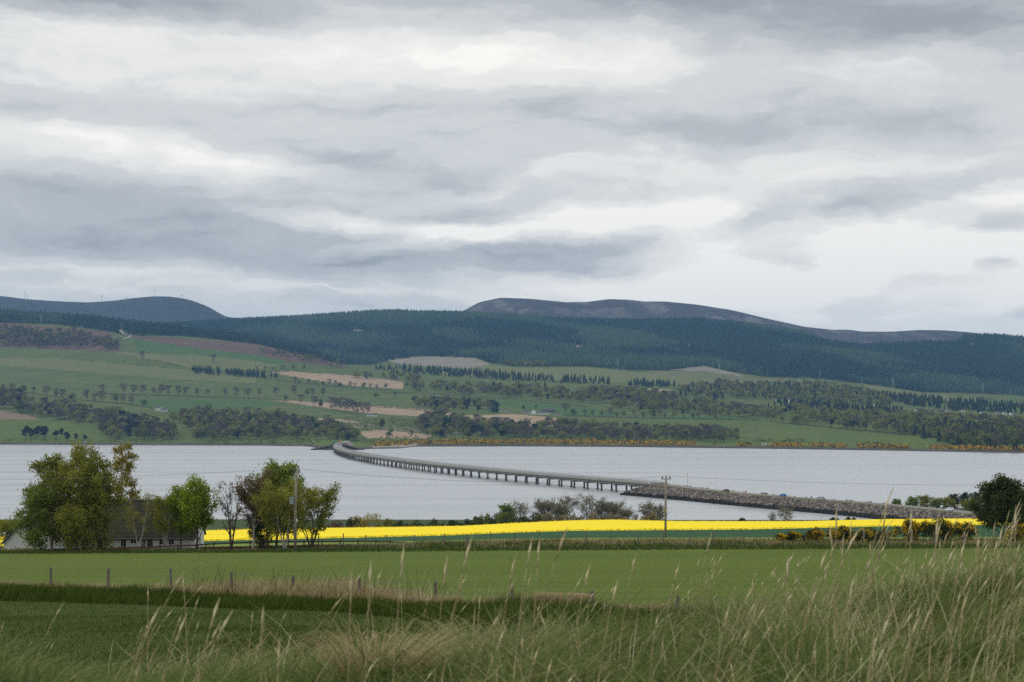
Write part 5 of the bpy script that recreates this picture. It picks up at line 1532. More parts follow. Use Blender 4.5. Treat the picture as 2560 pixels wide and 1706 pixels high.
# ---- conifer forest on the hills, one mass
runmax = np.maximum.accumulate((far.Z - CH) / far.Ys[None, :], axis=1)
N = 115000
t_ = rng.uniform(-.285, .285, N); Y_ = np.sqrt(rng.uniform(4550 ** 2, 7350 ** 2, N))
X_ = t_ * Y_; Z_ = far.z(X_, Y_)
ppx, ppy = project(X_, Y_, Z_)
lowl = pl(FOREST_LOW, ppx)
ti = np.clip(np.searchsorted(far.ts, t_), 0, len(far.ts) - 1); yi = np.clip(np.searchsorted(far.Ys, Y_) - 1, 0, len(far.Ys) - 1)
vis = (Z_ + 18 - CH) / Y_ > runmax[ti, yi] - 1e-4
keep = vis & (ppy < lowl - 1 + 5 * (fbm(X_ / 90, Y_ / 90, 3, 2) - .5))
keep &= Y_ < np.interp(ppx, [1990, 2060, 2390, 2470], [7400, 6380, 6380, 7400])
for p in ([(975, 902), (1048, 892), (1184, 896), (1225, 912), (1157, 922), (994, 911)], [(1753, 915), (1865, 941), (1770, 944), (1647, 929)],
          [(1410, 861), (1476, 866), (1470, 874), (1443, 877)], [(876, 824), (915, 827), (905, 836), (880, 833)], [(2130, 890), (2180, 896), (2170, 903), (2128, 897)], [(2415, 858), (2440, 862), (2436, 873), (2420, 868)], [(1706, 856), (1735, 862), (1722, 873)],
          [(-700, 812), (0, 808), (130, 812), (262, 829), (300, 838), (300, 880), (240, 880), (0, 869), (-700, 866)], [(310, 842), (640, 863), (860, 912), (860, 920), (720, 905), (640, 889), (460, 868), (345, 850)],
          [(140, 811), (262, 828), (262, 833), (140, 816)], [(296, 822), (330, 838), (318, 844), (300, 838)]):
    keep &= ~inpoly(ppx, ppy, p)
X_, Y_, Z_ = X_[keep], Y_[keep], Z_[keep]
n = len(X_)
stand = fbm(X_ / 230 + Y_ / 900, Y_ / 420, 4, 31)
stand2 = vnoise(X_ / 260 + 9, Y_ / 160, 77)
larch = (stand > .52)
hgt = np.clip(rng.normal(17, 3.0, n) * (.72 + .6 * stand2), 8, 25); rad = hgt * rng.uniform(.15, .23, n) * np.where(larch, 1.2, 1)
a = (np.arange(6) / 6 * 2 * pi)[None] + rng.random((n, 1)) * 6.28
rr = rad[:, None] * rng.uniform(.7, 1.3, (n, 6))
V = np.zeros((n, 7, 3))
V[:, :6, 0] = X_[:, None] + np.cos(a) * rr; V[:, :6, 1] = Y_[:, None] + np.sin(a) * rr; V[:, :6, 2] = (Z_ + hgt * .10)[:, None] + rng.random((n, 6)) * 1.5
V[:, 6] = np.stack([X_ + rng.normal(0, .4, n), Y_, Z_ + hgt], 1)
tt = np.clip(np.where(larch, .58, .14) + 1.1 * (stand - .5) + .25 * (stand2 - .5) + rng.random(n) * .32, 0, 1)
tri = np.array([(j, (j + 1) % 6, 6) for j in range(6)])
F = (tri[None] + (np.arange(n) * 7)[:, None, None]).reshape(-1, 3)
stuff(link('conifer_forest', mesh('conifer_forest', V.reshape(-1, 3), F, tint=np.repeat(tt, 7), mats=[M['forest']])), 'dense conifer forest with paler larch stands covering the hills')

# ---- gorse scrub along the far shore, low hedges on the slope
def scrub(name, label, pts, mat, hr, nq, spread, yl=None):
    C_ = []; Sz = []; T = []
    for p in pts:
        h = R.uniform(*hr)
        c = np.array(p) + rng.normal(size=(nq, 3)) * np.array([spread, spread, h * .28]) + np.array([0, 0, h * .5])
        C_.append(c); Sz.append(np.full(nq, h * .55) * rng.uniform(.6, 1.3, nq))
        T.append(np.clip((R.random() if yl is None else (.5 + .5 * R.random() if R.random() < yl else R.random() * .4)) + rng.normal(0, .15, nq), 0, 1))
    v, f = quads_at(np.concatenate(C_), np.concatenate(Sz), rng)
    return stuff(link(name, mesh(name, v, f, tint=np.repeat(np.concatenate(T), 4), mats=[mat])), label)
pts = []
for k in range(3000):
    x = rng.uniform(935, 2600); ys = float(pl(L_shore, x))
    gap = vnoise(x / 38, 3, 9)
    if 1700 < x < 2000 and gap < .55 or x > 2000 and gap < .3:
        continue
    y = ys - rng.uniform(5.0, 13 if x < 1760 else 9.5)
    if 1280 < x < 1480 and rng.random() < .3:
        y -= 5 * vnoise(x / 30, 1, 5)
    pts.append(far.hit(x, y))
scrub('gorse_scrub', 'orange-yellow flowering gorse along the far shore', pts, M['shore_gorse'], (2.6, 4.6), 7, 1.9, .66)
pts = []
for poly in ([(1880, 1100), (2010, 1103), (2010, 1112), (1880, 1112)], [(2140, 1108), (2220, 1110), (2220, 1122), (2140, 1122)], [(500, 1100), (800, 1102), (800, 1110), (500, 1112)], [(905, 1095), (1080, 1096), (1080, 1110), (905, 1112)],
             [(850, 1045), (1040, 1060), (1040, 1076), (860, 1056)], [(300, 1102), (430, 1102), (430, 1110), (300, 1110)], [(0, 1102), (300, 1103), (300, 1107), (0, 1107)]):
    a = np.array(poly); (ax, ay), (bx, by) = a.min(0), a.max(0)
    for k in range(int((bx - ax) * (by - ay) / 26)):
        pts.append(far.hit(rng.uniform(ax, bx), rng.uniform(ay, by)))
scrub('shore_scrub', 'low olive scrub and bushes near the far shore', pts, M['far_leaf'], (2, 4.5), 7, 1.8)
HEDGES = [('thin dark hedge running up the high left pasture', [(250, 877), (330, 892), (400, 905), (470, 921)]), ('hedge along the long row of bare trees', [(256, 986), (450, 992), (640, 998), (720, 1004)]),
          ('hedge below the left upper fields', [(30, 976), (120, 990), (215, 1003), (330, 1012), (440, 1034)]), ('hedge right of the farm buildings', [(1410, 1040), (1560, 1046), (1700, 1048), (1900, 1052)]),
          ('hedge across the right fields', [(1920, 1054), (2100, 1073), (2290, 1091)]), ('hedge between green field and long wood', [(960, 984), (1050, 984), (1280, 1000), (1470, 1018)]),
          ('hedge under the upper straw field', [(660, 948), (760, 960), (900, 972), (1000, 980)]), ('hedge above the middle straw field', [(830, 1014), (960, 1020), (1050, 1026), (1160, 1040)]),
          ('hedge beside the short dark belt', [(1190, 936), (1400, 956), (1560, 968), (1600, 972)])]
for lab, poly in HEDGES:
    x0_, x1_ = poly[0][0], poly[-1][0]; C_ = []; Sz = []
    for x in np.arange(x0_, x1_, 2.2):
        p = far.hit(x, float(pl(poly, x))); h = R.uniform(1.6, 3.4)
        C_.append(p + rng.normal(size=(5, 3)) * np.array([1.0, 1.0, h * .25]) + np.array([0, 0, h * .45])); Sz.append(np.full(5, h * .6))
    v, f = quads_at(np.concatenate(C_), np.concatenate(Sz), rng)
    tag(link('field_hedge', mesh('field_hedge', v, f, tint=rng.random(len(v)), mats=[M['far_bare']])), lab, 'hedge', 'field hedges across the firth')

# ---- farm tracks
def track(label, poly, w=3.0):
    pts = [far.hit(x, y) for x, y in poly]
    vs = []
    for i, p in enumerate(pts):
        a, b = pts[max(0, i - 1)], pts[min(len(pts) - 1, i + 1)]
        d = (b - a)[:2]; d /= np.linalg.norm(d)
        vs += [(p[0] - d[1] * w, p[1] + d[0] * w, p[2] + 1.0), (p[0] + d[1] * w, p[1] - d[0] * w, p[2] + 1.0)]
    structure(link('farm_track', mesh('farm_track', np.array(vs), [(2 * i, 2 * i + 1, 2 * i + 3, 2 * i + 2) for i in range(len(pts) - 1)], mats=[M['gravel']])), label)
track('pale forest track bending out of the left forest', [(300, 826), (310, 836), (322, 839), (328, 840), (322, 845), (312, 849), (296, 853)], 4)
track('pale track curling round the felled clearing', [(972, 899), (975, 903), (985, 908), (1010, 910), (1060, 908)], 3)

# ------------------------------------------------------------------ buildings across the firth
def cottage(name, label, x, y, w, d, h, rz=0.0, roof_h=2.6, wall=None, group='houses across the firth', wins=3, chim=True, cat='house'):
    p = far.hit(x, y); p[2] -= .2
    root = thing(name, label, cat, p, rz, group)
    wall = wall or M['render']
    b = MB(); b.box((0, 0, h / 2 - .5), (w, d, h + 1))
    b.add([(-w / 2, -d / 2, h), (-w / 2, d / 2, h), (-w / 2, 0, h + roof_h - .1), (w / 2, -d / 2, h), (w / 2, d / 2, h), (w / 2, 0, h + roof_h - .1)], [(1, 0, 2), (3, 4, 5), (0, 3, 5, 2), (4, 1, 2, 5)])
    b.build('wall', wall, root)
    b = MB(); o = .35; sl_ = roof_h / (d / 2)
    for sg in (-1, 1):
        b.add([(-w / 2 - .2, sg * (d / 2 + o), h - o * sl_ + .1), (w / 2 + .2, sg * (d / 2 + o), h - o * sl_ + .1), (w / 2 + .2, 0, h + roof_h + .1), (-w / 2 - .2, 0, h + roof_h + .1),
               (-w / 2 - .2, sg * (d / 2 + o), h - o * sl_ - .08), (w / 2 + .2, sg * (d / 2 + o), h - o * sl_ - .08)], [(0, 1, 2, 3)[::-sg], (4, 5, 1, 0)[::-sg]])
    rf_ = b.build('roof', M['slate_far'], root)
    if chim:
        b = MB(); b.box((w / 2 - .6, 0, h + roof_h + .6), (.9, .8, 1.5)); b.build('chimney', M['slate_far'], rf_)
    wmm = MB(); wmm.box((0, 0, 0), (1.1, .1, 1.3)); wme = wmm.mesh('window', M['dark_glass'])
    for i in range(wins):
        link('window', wme, root, ((i - (wins - 1) / 2) * w / max(wins, 1), -d / 2 - .03, h * .55))
    return root
gf = 'farm buildings in the middle of the far slope'
cottage('farm_building', 'long grey-roofed steading at the left of the farm', 1318, 1034, 14, 7, 3.2, 0, 3.0, M['cream'], gf, 3)
cottage('farmhouse', 'gabled white farmhouse with a steep roof at the farm centre', 1334, 1036, 7, 9, 5, pi / 2, 3.6, M['render'], gf, 1)
cottage('farm_building', 'long white range in the middle of the farm', 1358, 1037, 22, 7, 3.4, 0, 2.8, M['render'], gf, 5)
cottage('farm_building', 'low grey barn behind the farm', 1372, 1030, 26, 10, 4, 0, 3, M['slate_far'], gf, 0, False, 'barn')
cottage('farm_building', 'small cream outbuilding at the right end of the farm', 1395, 1039, 13, 6, 2.8, -.1, 2.2, M['cream'], gf, 2)
cottage('farmhouse', 'white farmhouse alone among the left fields', 396, 1027, 9, 7, 5, -.2, 3.2, M['render'], None, 2)
cottage('farm_building', 'white outbuilding with dark roof beside the left farmhouse', 410, 1029, 12, 6, 3, -.1, 2.8, M['render'], None, 2)
cottage('house', 'white bungalow with a pale roof on the scrubby slope', 930, 1041, 18, 7, 3, .1, 2.4, M['render'], None, 3)
cottage('house', 'pale cottage right of the blossom tree', 1258, 1030, 12, 7, 3.2, 0, 2.4, M['cream'], None, 2)
cottage('house', 'low pale shed on the right of the pale cottage', 1272, 1032, 9, 6, 2.6, .1, 1.8, M['cream'], None, 1, False)
cottage('house', 'cream gabled house high among the village trees', 549, 1044, 8, 8, 6, .5, 3.5, M['cream'], None, 2)
cottage('house', 'large grey house half hidden by the conifer', 645, 1072, 16, 9, 6, .1, 3.5, M['cream'], None, 4)
cottage('house', 'pale stone house among the village trees near the shore', 712, 1056, 12, 8, 6, -.2, 3.4, M['cream'], None, 3)
gv = 'far village houses below the right hills'
for i, (x, y, w, r_, wl, lab) in enumerate(((1946, 1003, 26, 0, M['render'], 'long low white building at the left of the far village'), (1978, 1005, 16, .1, M['render'], 'white house beside the long low building'), (1996, 1007, 14, -.1, M['render'], 'white house at the edge of the dark trees'),
        (2170, 1016, 8, .8, M['render'], 'small white gabled house among dark trees'), (2189, 1019, 9, .5, M['render'], 'white gabled house left of the big white house'), (2246, 1024, 20, 0, M['render'], 'big white house in the middle of the far village'), (2293, 1027, 15, .1, M['render'], 'white house with two gables right of the big house'),
        (2330, 1029, 16, 0, M['cream'], 'cream house with a grey roof'), (2352, 1030, 22, .05, M['slate_far'], 'long grey building in the far village'), (2372, 1031, 16, 0, M['cream'], 'cream house right of the long grey building'),
        (2408, 1034, 14, -.1, M['render'], 'white house before the right hand terrace'), (2430, 1034, 12, .1, M['cream'], 'small cream house before the right hand terrace'), (2456, 1037, 15, 0, M['render'], 'first white house of the right hand terrace'), (2476, 1038, 14, 0, M['render'], 'second white house of the right hand terrace'),
        (2494, 1040, 14, .05, M['cream'], 'cream house in the right hand terrace'), (2512, 1040, 13, 0, M['render'], 'third white house of the right hand terrace'), (2530, 1041, 13, .1, M['render'], 'white house near the right edge'), (2548, 1043, 13, 0, M['cream'], 'last cream house at the right edge'))):
    cottage('village_house', lab, x, y + R.uniform(-4, 3), w * .58, 7, 3.0, r_, 2.6, wl, gv, 2)
for i, (x, y, lab) in enumerate(((1911, 1113, 'left white caravan on the shore by the gorse'), (1920, 1114, 'right white caravan on the shore by the gorse'))):
    root = thing('caravan', lab, 'caravan', far.hit(x, y), .05, 'caravans on the far shore')
    b = MB(); b.box((0, 0, 1.7), (6.5, 2.3, 2.3)); b.build('body', M['white'], root)
    b = MB(); b.box((0, -1.17, 2.0), (4.2, .05, .8)); b.build('windows', M['dark_glass'], root)
    b = MB(); b.tube([(-.4, -1.0, .35), (-.4, 1.0, .35)], .33, 8); b.build('wheels', M['tyre'], root)
root = thing('white_boat', 'small white boat pulled up on the left shore', 'boat', far.hit(212, 1107))
b = MB(); b.add([(-2.6, -.9, .9), (2.2, -.9, .9), (3.2, 0, 1.1), (2.2, .9, .9), (-2.6, .9, .9), (-2.4, -.5, .1), (2.0, -.4, .1), (2.0, .4, .1), (-2.4, .5, .1)],
                [(0, 1, 2, 3, 4), (0, 5, 6, 1), (1, 6, 2), (6, 7, 2), (3, 2, 7), (4, 3, 7, 8), (0, 4, 8, 5), (5, 8, 7, 6)]); b.build('hull', M['white'], root)
b = MB(); b.box((-.4, 0, 1.3), (1.6, 1.2, .8)); b.build('cabin', M['white'], root)

# ------------------------------------------------------------------ pylons and turbines
def pylon_mesh():
    b = MB(); T_ = .14
    def leg(z):
        return 3.6 * (1 - z / 40) + .5 if z < 26 else .5 + 3.6 * (1 - 26 / 40) * (1 - (z - 26) / 16)
    zs = [0, 7, 13, 18, 22, 26, 30, 34, 38]
    for i in range(len(zs) - 1):
        a, c = max(leg(zs[i]), .5), max(leg(zs[i + 1]), .4)
        for sx_, sy_ in ((-1, -1), (1, -1), (1, 1), (-1, 1)):
            b.tube([(sx_ * a, sy_ * a, zs[i]), (sx_ * c, sy_ * c, zs[i + 1])], T_, 3, cap=False)
        for sy_ in (-1, 1):
            b.tube([(-a, sy_ * a, zs[i]), (c, sy_ * c, zs[i + 1])], T_ * .7, 3, cap=False)
            b.tube([(a, sy_ * a, zs[i]), (-c, sy_ * c, zs[i + 1])], T_ * .7, 3, cap=False)
    return b.mesh('tower', M['pylon'])
def arm_mesh():
    b = MB()
    for sg in (-1, 1):
        b.tube([(0, 0, 0), (sg * 5.5, 0, .3)], .14, 3, cap=False); b.tube([(0, 0, 1.6), (sg * 5.5, 0, .3)], .12, 3, cap=False); b.tube([(sg * 5.4, 0, .3), (sg * 5.4, 0, -2.0)], .1, 3, cap=False)
    return b.mesh('crossarm', M['pylon'])
PT, PA = pylon_mesh(), arm_mesh()
for i, (x, yb, hpx, lab) in enumerate(((103, 812, 26, 'faint pylon in the left forest edge'), (304, 827, 22, 'faint pylon beside the left forest track'), (634, 858, 24, 'faint pylon at the end of the left forest'), (848, 902, 20, 'faint pylon where the ridge meets the forest'),
        (1057, 940, 18, 'faint pylon before the dark belt'), (1219, 953, 28, 'tall faint pylon at the end of the dark belt'), (1313, 950, 24, 'faint pylon before the short dark belt'), (1373, 952, 18, 'small faint pylon at the belt end'), (1544, 922, 24, 'faint pylon against the dark forest foot'),
        (1560, 936, 18, 'faint pylon standing in the high green field'), (1719, 936, 18, 'faint pylon beside the gorse patch'), (1799, 946, 36, 'tallest pylon before the grey clearing'), (2050, 946, 20, 'faint pylon in the right forest foot'), (2155, 962, 16, 'small faint pylon on the right upper field'),
        (2232, 972, 32, 'tall faint pylon right of the upper field'), (2457, 984, 28, 'faint pylon before the far right forest'), (2525, 988, 18, 'last faint pylon near the right edge'))):
    p = far.hit(x, yb); s_ = hpx / K * p[1] / 40
    root = thing('pylon', lab, 'pylon', p, .4, 'electricity pylons on the far slope'); root.scale = (s_, s_, s_)
    link('tower', PT, root)
    for z in (22, 28, 34):
        link('crossarm', PA, root, (0, 0, z), 0, (1.0 if z != 28 else 1.25, 1, 1))
b = MB(); b.tube([(0, 0, -12), (0, 0, 45)], [1.5, .9], 8); TT = b.mesh('tower', M['turbine'])
b = MB(); b.box((0, .8, 45.9), (2.2, 5.5, 2.2)); TN = b.mesh('nacelle', M['turbine'])
b = MB(); b.tube([(0, 0, 0), (0, 0, 5), (0, 0, 14), (0, 0, 24)], [.7, .95, .6, .15], 5); TB = b.mesh('blade', M['turbine'])
for (x, yh, hp, a, lab) in ((62, 733, 18, .3, 'taller of the two wind turbines close together on the far left'), (68.5, 740.5, 11, .95, 'shorter of the two wind turbines close together on the far left'), (254.6, 739, 17, .7, 'wind turbine in the dip left of the hill top'),
                          (316.8, 743.5, 12, .2, 'low wind turbine partly behind the rising ridge'), (386, 726.5, 17, 0, 'wind turbine on the highest point of the hill'), (454.5, 739, 12, .1, 'wind turbine on the right shoulder of the hill')):
    Yt = 9350 if hp > 14 else 9700
    p = P(x, yh, Yt); s_ = (18 if hp > 14 else 16) / K * Yt / 45
    root = thing('wind_turbine', lab, 'wind turbine', p - np.array([0, 0, 46 * s_]), .3, 'wind turbines on the far hill'); root.scale = (s_,) * 3
    link('tower', TT, root); link('nacelle', TN, root)
    for k in range(3):
        o = link('blade', TB, root, (0, -2.2, 45.9)); o.rotation_euler = (0, a + k * 2 * pi / 3, 0)

# ------------------------------------------------------------------ grasses
def blades(base, h, w, lean, bend, r, seg=3):
    """curved tapering blades: base (n,3), height, width, lean (n,2) of the tip in heights, bend adds a droop"""
    n = len(base)
    a = r.random(n) * 6.28
    side = np.stack([np.cos(a), np.sin(a), 0 * a], 1) * (w * .5)[:, None]
    V = []
    for k in range(seg + 1):
        u = k / seg
        c = base + np.stack([lean[:, 0] * h * u ** 1.7, lean[:, 1] * h * u ** 1.7, h * (u - bend * u ** 3)], 1)
        if k < seg:
            V += [c - side * (1 - .75 * u), c + side * (1 - .75 * u)]
        else:
            V += [c]
    V = np.stack(V, 1)
    m = V.shape[1]
    F = []
    for k in range(seg - 1):
        F += [(2 * k, 2 * k + 1, 2 * k + 3), (2 * k, 2 * k + 3, 2 * k + 2)]
    F += [(2 * seg - 2, 2 * seg - 1, 2 * seg)]
    F = (np.array(F)[None] + (np.arange(n) * m)[:, None, None]).reshape(-1, 3)
    return V.reshape(-1, 3), F, m
M['grass'] = leaf_mat('grass_blade', [(0, (.034, .050, .015)), (.22, (.090, .125, .036)), (.45, (.190, .238, .082)), (.66, (.300, .320, .160)), (.8, (.46, .41, .23)), (1, (.66, .57, .37))], trans=.42, obj_amt=0)
M['straw'] = leaf_mat('straw_stem', [(0, (.42, .34, .19)), (.6, (.66, .57, .36)), (1, (.84, .76, .52))], trans=.35, obj_amt=0)
M['verge_grass'] = leaf_mat('verge_blade', [(0, (0.023, 0.038, 0.007)), (.45, (0.055, 0.086, 0.013)), (.75, (0.103, 0.144, 0.026)), (1, (0.172, 0.210, 0.055))], trans=.25, obj_amt=0)
M['dry_grass'] = leaf_mat('dry_blade', [(0, (.19, .145, .075)), (.4, (.36, .285, .15)), (.75, (.54, .45, .26)), (1, (.66, .58, .37))], trans=.3, obj_amt=0)
M['stalk'] = leaf_mat('dead_stalk', [(0, (.045, .028, .022)), (.5, (.09, .06, .045)), (1, (.16, .115, .08))], trans=.05, obj_amt=0)
def grass(name, label, base, h, w, lean, bend, tint, mat, seg=3, seed=0):
    r = np.random.default_rng(seed)
    v, f, m = blades(base, h, w, lean, bend, r, seg)
    return stuff(link(name, mesh(name, v, f, tint=np.repeat(tint, m), mats=[M[mat]])), label)
def zed(X, Y):
    return np.stack([X, Y, near.z(X, Y) - .02], 1)

# long rough grass on the bank in front of us, in tussocks
r = np.random.default_rng(51)
n = 200000
Y = 5.2 + 21 * r.random(n) ** 1.15
X = (r.random(n) * 2 - 1) * (Y * .285 + .6)
out = r.random(n) < .24                       # the bank goes on to either side of the view, less closely built
X[out] = np.sign(X[out]) * (Y[out] * .285 + .6 + 5.5 * r.random(out.sum()) ** 1.2)
xp = 1280 + X / Y * K
# the bank falls away sooner on the left
far_lim = pl([(-800, 15), (0, 16), (900, 19), (1400, 23), (1900, 26), (3400, 27)], xp)
k = (Y < far_lim) & (r.random(n) < np.clip(1.35 - Y / 28, .3, 1))
X, Y = X[k], Y[k]; n = len(X); xp = xp[k]
tus = vnoise(X / .42 + 7, Y / .8, 12); tus2 = vnoise(X / 1.4, Y / 2.0, 14); colr = vnoise(X / .7 + 31, Y / 1.6, 15); col2 = vnoise(X / 2.4 + 3, Y / 3.0, 16)
k = r.random(n) < np.clip(.35 + 1.5 * tus, .2, 1)
X, Y, xp, tus, tus2, colr, col2 = X[k], Y[k], xp[k], tus[k], tus2[k], colr[k], col2[k]; n = len(X)
hb = pl([(-900, .34), (0, .34), (600, .35), (1100, .42), (1500, .45), (1900, .50), (2300, .53), (3400, .55)], xp)
h = hb * (.22 + 1.15 * tus * (.30 + tus2)) * r.uniform(.45, 1.3, n)
la = r.random(n) * 6.28; lm = r.uniform(.1, 1.3, n)
tipx = vnoise(X / .42 + 7.5, Y / .8, 12) - tus; comb = vnoise(X / .9 + 50, Y / 1.2, 19) - .5
lean = np.stack([np.cos(la) * lm + .20 - tipx * 1.5 + comb * .9, np.sin(la) * lm], 1)
wd_ = r.uniform(.005, .0125, n) * (1 + Y / 60); wd_[r.random(n) < .14] *= 1.7
tint = np.clip(.05 + .42 * colr + .26 * col2 + .24 * (r.random(n) - .4) + np.where(r.random(n) < .03 + .10 * (col2 > .58), .36, 0), 0, .95)
grass('long_grass', 'long blurred grass on the bank in the foreground', zed(X, Y), h, wd_, lean, r.uniform(.05, .55, n), tint, 'grass', 3, 1)
# separate leafy tussocks along the crest of the bank
B_ = []; H_ = []; L_ = []; W_ = []; T_ = []
for (tx0, ty0, Yd, rd, hh, nn, tn0) in ((2455, 1412, 15.5, .42, .52, 2600, .16), (2330, 1430, 16.5, .34, .55, 1700, .24), (2205, 1442, 15.0, .40, .55, 2200, .30), (2040, 1420, 15.5, .46, .52, 2600, .26), (1925, 1440, 16.5, .38, .50, 1900, .34), (1790, 1492, 15.0, .40, .48, 1900, .26),
                                        (1640, 1510, 14.0, .36, .46, 1600, .34), (2560, 1395, 16.0, .40, .52, 2000, .40), (1490, 1530, 13.0, .34, .44, 1500, .24), (1310, 1545, 12.5, .34, .44, 1500, .36), (2110, 1570, 11.0, .34, .42, 1700, .42), (2380, 1560, 11.5, .30, .42, 1500, .20), (1700, 1600, 10.5, .30, .36, 1300, .22), (2250, 1620, 10, .3, .4, 1200, .3)):
    a = r.random(nn) * 6.28; q = np.sqrt(r.random(nn)) * rd
    x = float(tx(tx0, ty0)) * Yd + np.cos(a) * q * .55; y = Yd + np.sin(a) * q
    B_.append(zed(x, y)); H_.append(hh * r.uniform(.55, 1.15, nn) * (1.1 - .45 * q / rd))
    L_.append(np.stack([np.cos(a) * (.25 + .6 * q / rd) + .22, np.sin(a) * .4], 1)); W_.append(r.uniform(.005, .010, nn)); T_.append(np.clip(tn0 + .22 * (r.random(nn) - .5) + np.where(r.random(nn) < .06, .4, 0), 0, 1))
B_ = np.concatenate(B_); H_ = np.concatenate(H_)
grass('grass_tufts', 'leafy green tufts along the crest of the foreground bank', B_, H_, np.concatenate(W_), np.concatenate(L_), r.uniform(.1, .5, len(H_)), np.concatenate(T_), 'grass', 4, 21)
# bleached dead grass lying through it
n = 5500
Y = 6 + 19 * r.random(n); X = (r.random(n) * 2 - 1) * (Y * .28 + .6); xp = 1280 + X / Y * K
k = (Y < pl([(-800, 14), (0, 15), (900, 18), (1400, 22), (1900, 25), (3400, 26)], xp)) & (vnoise(X / 1.1, Y / 1.4, 44) > .52)
X, Y = X[k], Y[k]; n = len(X)
la = r.random(n) * 6.28
grass('dead_grass', 'bleached dead grass lying through the long grass', zed(X, Y), r.uniform(.25, .65, n), r.uniform(.004, .008, n), np.stack([np.cos(la) * 1.1 + .3, np.sin(la) * .9], 1), r.uniform(.1, .6, n), .3 + .7 * r.random(n), 'dry_grass', 3, 2)
# bright thick straw stalks, broken and bent, in loose groups
n = 900
Y = 9 + 10 * r.random(n); xp = np.concatenate([r.normal(2130, 100, 240), r.normal(2480, 80, 120), r.normal(1800, 110, 100), r.uniform(-60, 2620, n - 460)])
X = (xp - 1280) / K * Y
k = Y < pl([(-800, 13), (0, 14), (900, 16), (1400, 18.5), (1900, 19.5), (3400, 20)], xp)
X, Y, xp = X[k], Y[k], xp[k]; n = len(X)
grass('straw_stalks', 'bright broken straw stalks standing in the foreground grass', zed(X, Y), r.uniform(.25, .62, n) * pl([(0, .7), (1500, .9), (2000, 1.15), (3000, 1.2)], xp), r.uniform(.004, .0078, n), np.stack([r.normal(.22, .4, n), r.normal(0, .4, n)], 1), r.uniform(0, .45, n), .2 + .8 * r.random(n), 'straw', 4, 22)
# the big arched clump of straw grass left of centre
n = 900
cx, cyy = float(tx(940, 1600)) * 11.5, 11.5
a = r.random(n) * 6.28; q = r.random(n) ** .6 * .20
X = cx + np.cos(a) * q; Y = cyy + np.sin(a) * q * 1.3
grass('grass_tussock', 'arched straw coloured grass tussock left of centre', zed(X, Y), r.uniform(.30, .72, n), r.uniform(.003, .007, n), np.stack([np.cos(a) * .7 + r.normal(size=n) * .25 + .18, np.sin(a) * .6], 1), r.uniform(.25, .62, n), np.clip(r.normal(.55, .22, n), 0, 1), 'dry_grass', 4, 3)
# flowering stems with seed heads
def stems(name, label, X, Y, H, lx, seed, head=.09, wd=.0032):
    r = np.random.default_rng(seed)
    V = []; F = []; T = []; n0 = 0
    for x, y, h, l in zip(X, Y, H, lx):
        z = float(near.z(x, y)); ly = r.normal() * .06; b = r.uniform(.02, .10); t0 = r.uniform(.6, 1.0)
        us = np.array([0, .3, .6, .80, .86, .93, 1.0])
        rad = np.array([1, .9, .75, .6, 2.0 + r.random(), 2.4 + r.random(), .3]) * wd * (1 + y / 50)
        rad[4:6] *= .42 * head / .09
        for k, u in enumerate(us):
            c = np.array([x + l * h * u ** 1.6, y + ly * h * u, z + h * (u - b * u ** 3)])
            for j in range(3):
                an = j * 2.094 + k
                V.append(c + np.array([cos(an), sin(an), 0]) * rad[k])
            T += [min(1, t0 * (.8 if k < 4 else 1.1))] * 3
        for k in range(len(us) - 1):
            for j in range(3):
                F.append((n0 + k * 3 + j, n0 + k * 3 + (j + 1) % 3, n0 + k * 3 + 3 + (j + 1) % 3, n0 + k * 3 + 3 + j))
        n0 += len(us) * 3
    return stuff(link(name, mesh(name, np.array(V), np.array(F), tint=np.array(T), mats=[M['straw']])), label)
n = 300
Y = 7 + 15 * r.random(n); px_ = np.concatenate([r.uniform(1650, 2620, 120), r.uniform(-60, 2620, 180)])
dens = vnoise(px_ / 120, Y / 3, 61)
k = dens > .34
px_, Y = px_[k], Y[k]
X = (px_ - 1280) / K * Y
H = np.where(px_ > 1700, r.uniform(.55, 1.0, len(X)), r.uniform(.45, .80, len(X)))
stems('seed_stems', 'pale flowering grass stems with seed heads leaning to the right', X, Y, H, r.normal(.22, .13, len(X)), 7)
# single tall stems that stand out, given by the place of their head
X = []; Yl = []; Hl = []; Ll = []
for (hx0, hy0, Yd, bend_) in ((1182, 1345, 9.5, .16), (1332, 1325, 10, .10), (1418, 1330, 10.5, .22), (1350, 1350, 11, .05), (1545, 1440, 10, .14), (1590, 1378, 12, .13), (1700, 1405, 12, .16), (1010, 1372, 9, .06), (928, 1395, 9, .03), (880, 1430, 8.5, .02), (1475, 1420, 11, .15), (660, 1500, 8, .02),
                              (2238, 1212, 11, .22), (2218, 1250, 11.5, .12), (2092, 1250, 12, .02), (2075, 1300, 12, -.04), (2150, 1330, 11, .30), (2290, 1265, 12, .04), (2345, 1290, 10, .05), (2388, 1360, 12, .24), (2480, 1340, 11, .28), (2520, 1310, 12, .14), (2540, 1260, 11, .02), (2060, 1370, 11, .20), (1970, 1392, 11, .02),
                              (2420, 1350, 12, .15), (2450, 1345, 13, .06), (2500, 1350, 13, .20), (2555, 1345, 12, .12), (1290, 1390, 10, .12), (1120, 1400, 9.5, .08), (400, 1520, 8, .28), (470, 1530, 8, .22), (545, 1490, 8, .16), (560, 1560, 8.5, .3), (590, 1515, 8, .3)):
    top = P(hx0, hy0, Yd)
    # stand the stem so that its head reaches this point
    h = .9
    for _ in range(4):
        xb = top[0] - bend_ * h
        h = float(top[2] - near.z(xb, Yd)) / .94
    X.append(xb); Yl.append(Yd); Hl.append(h); Ll.append(bend_)
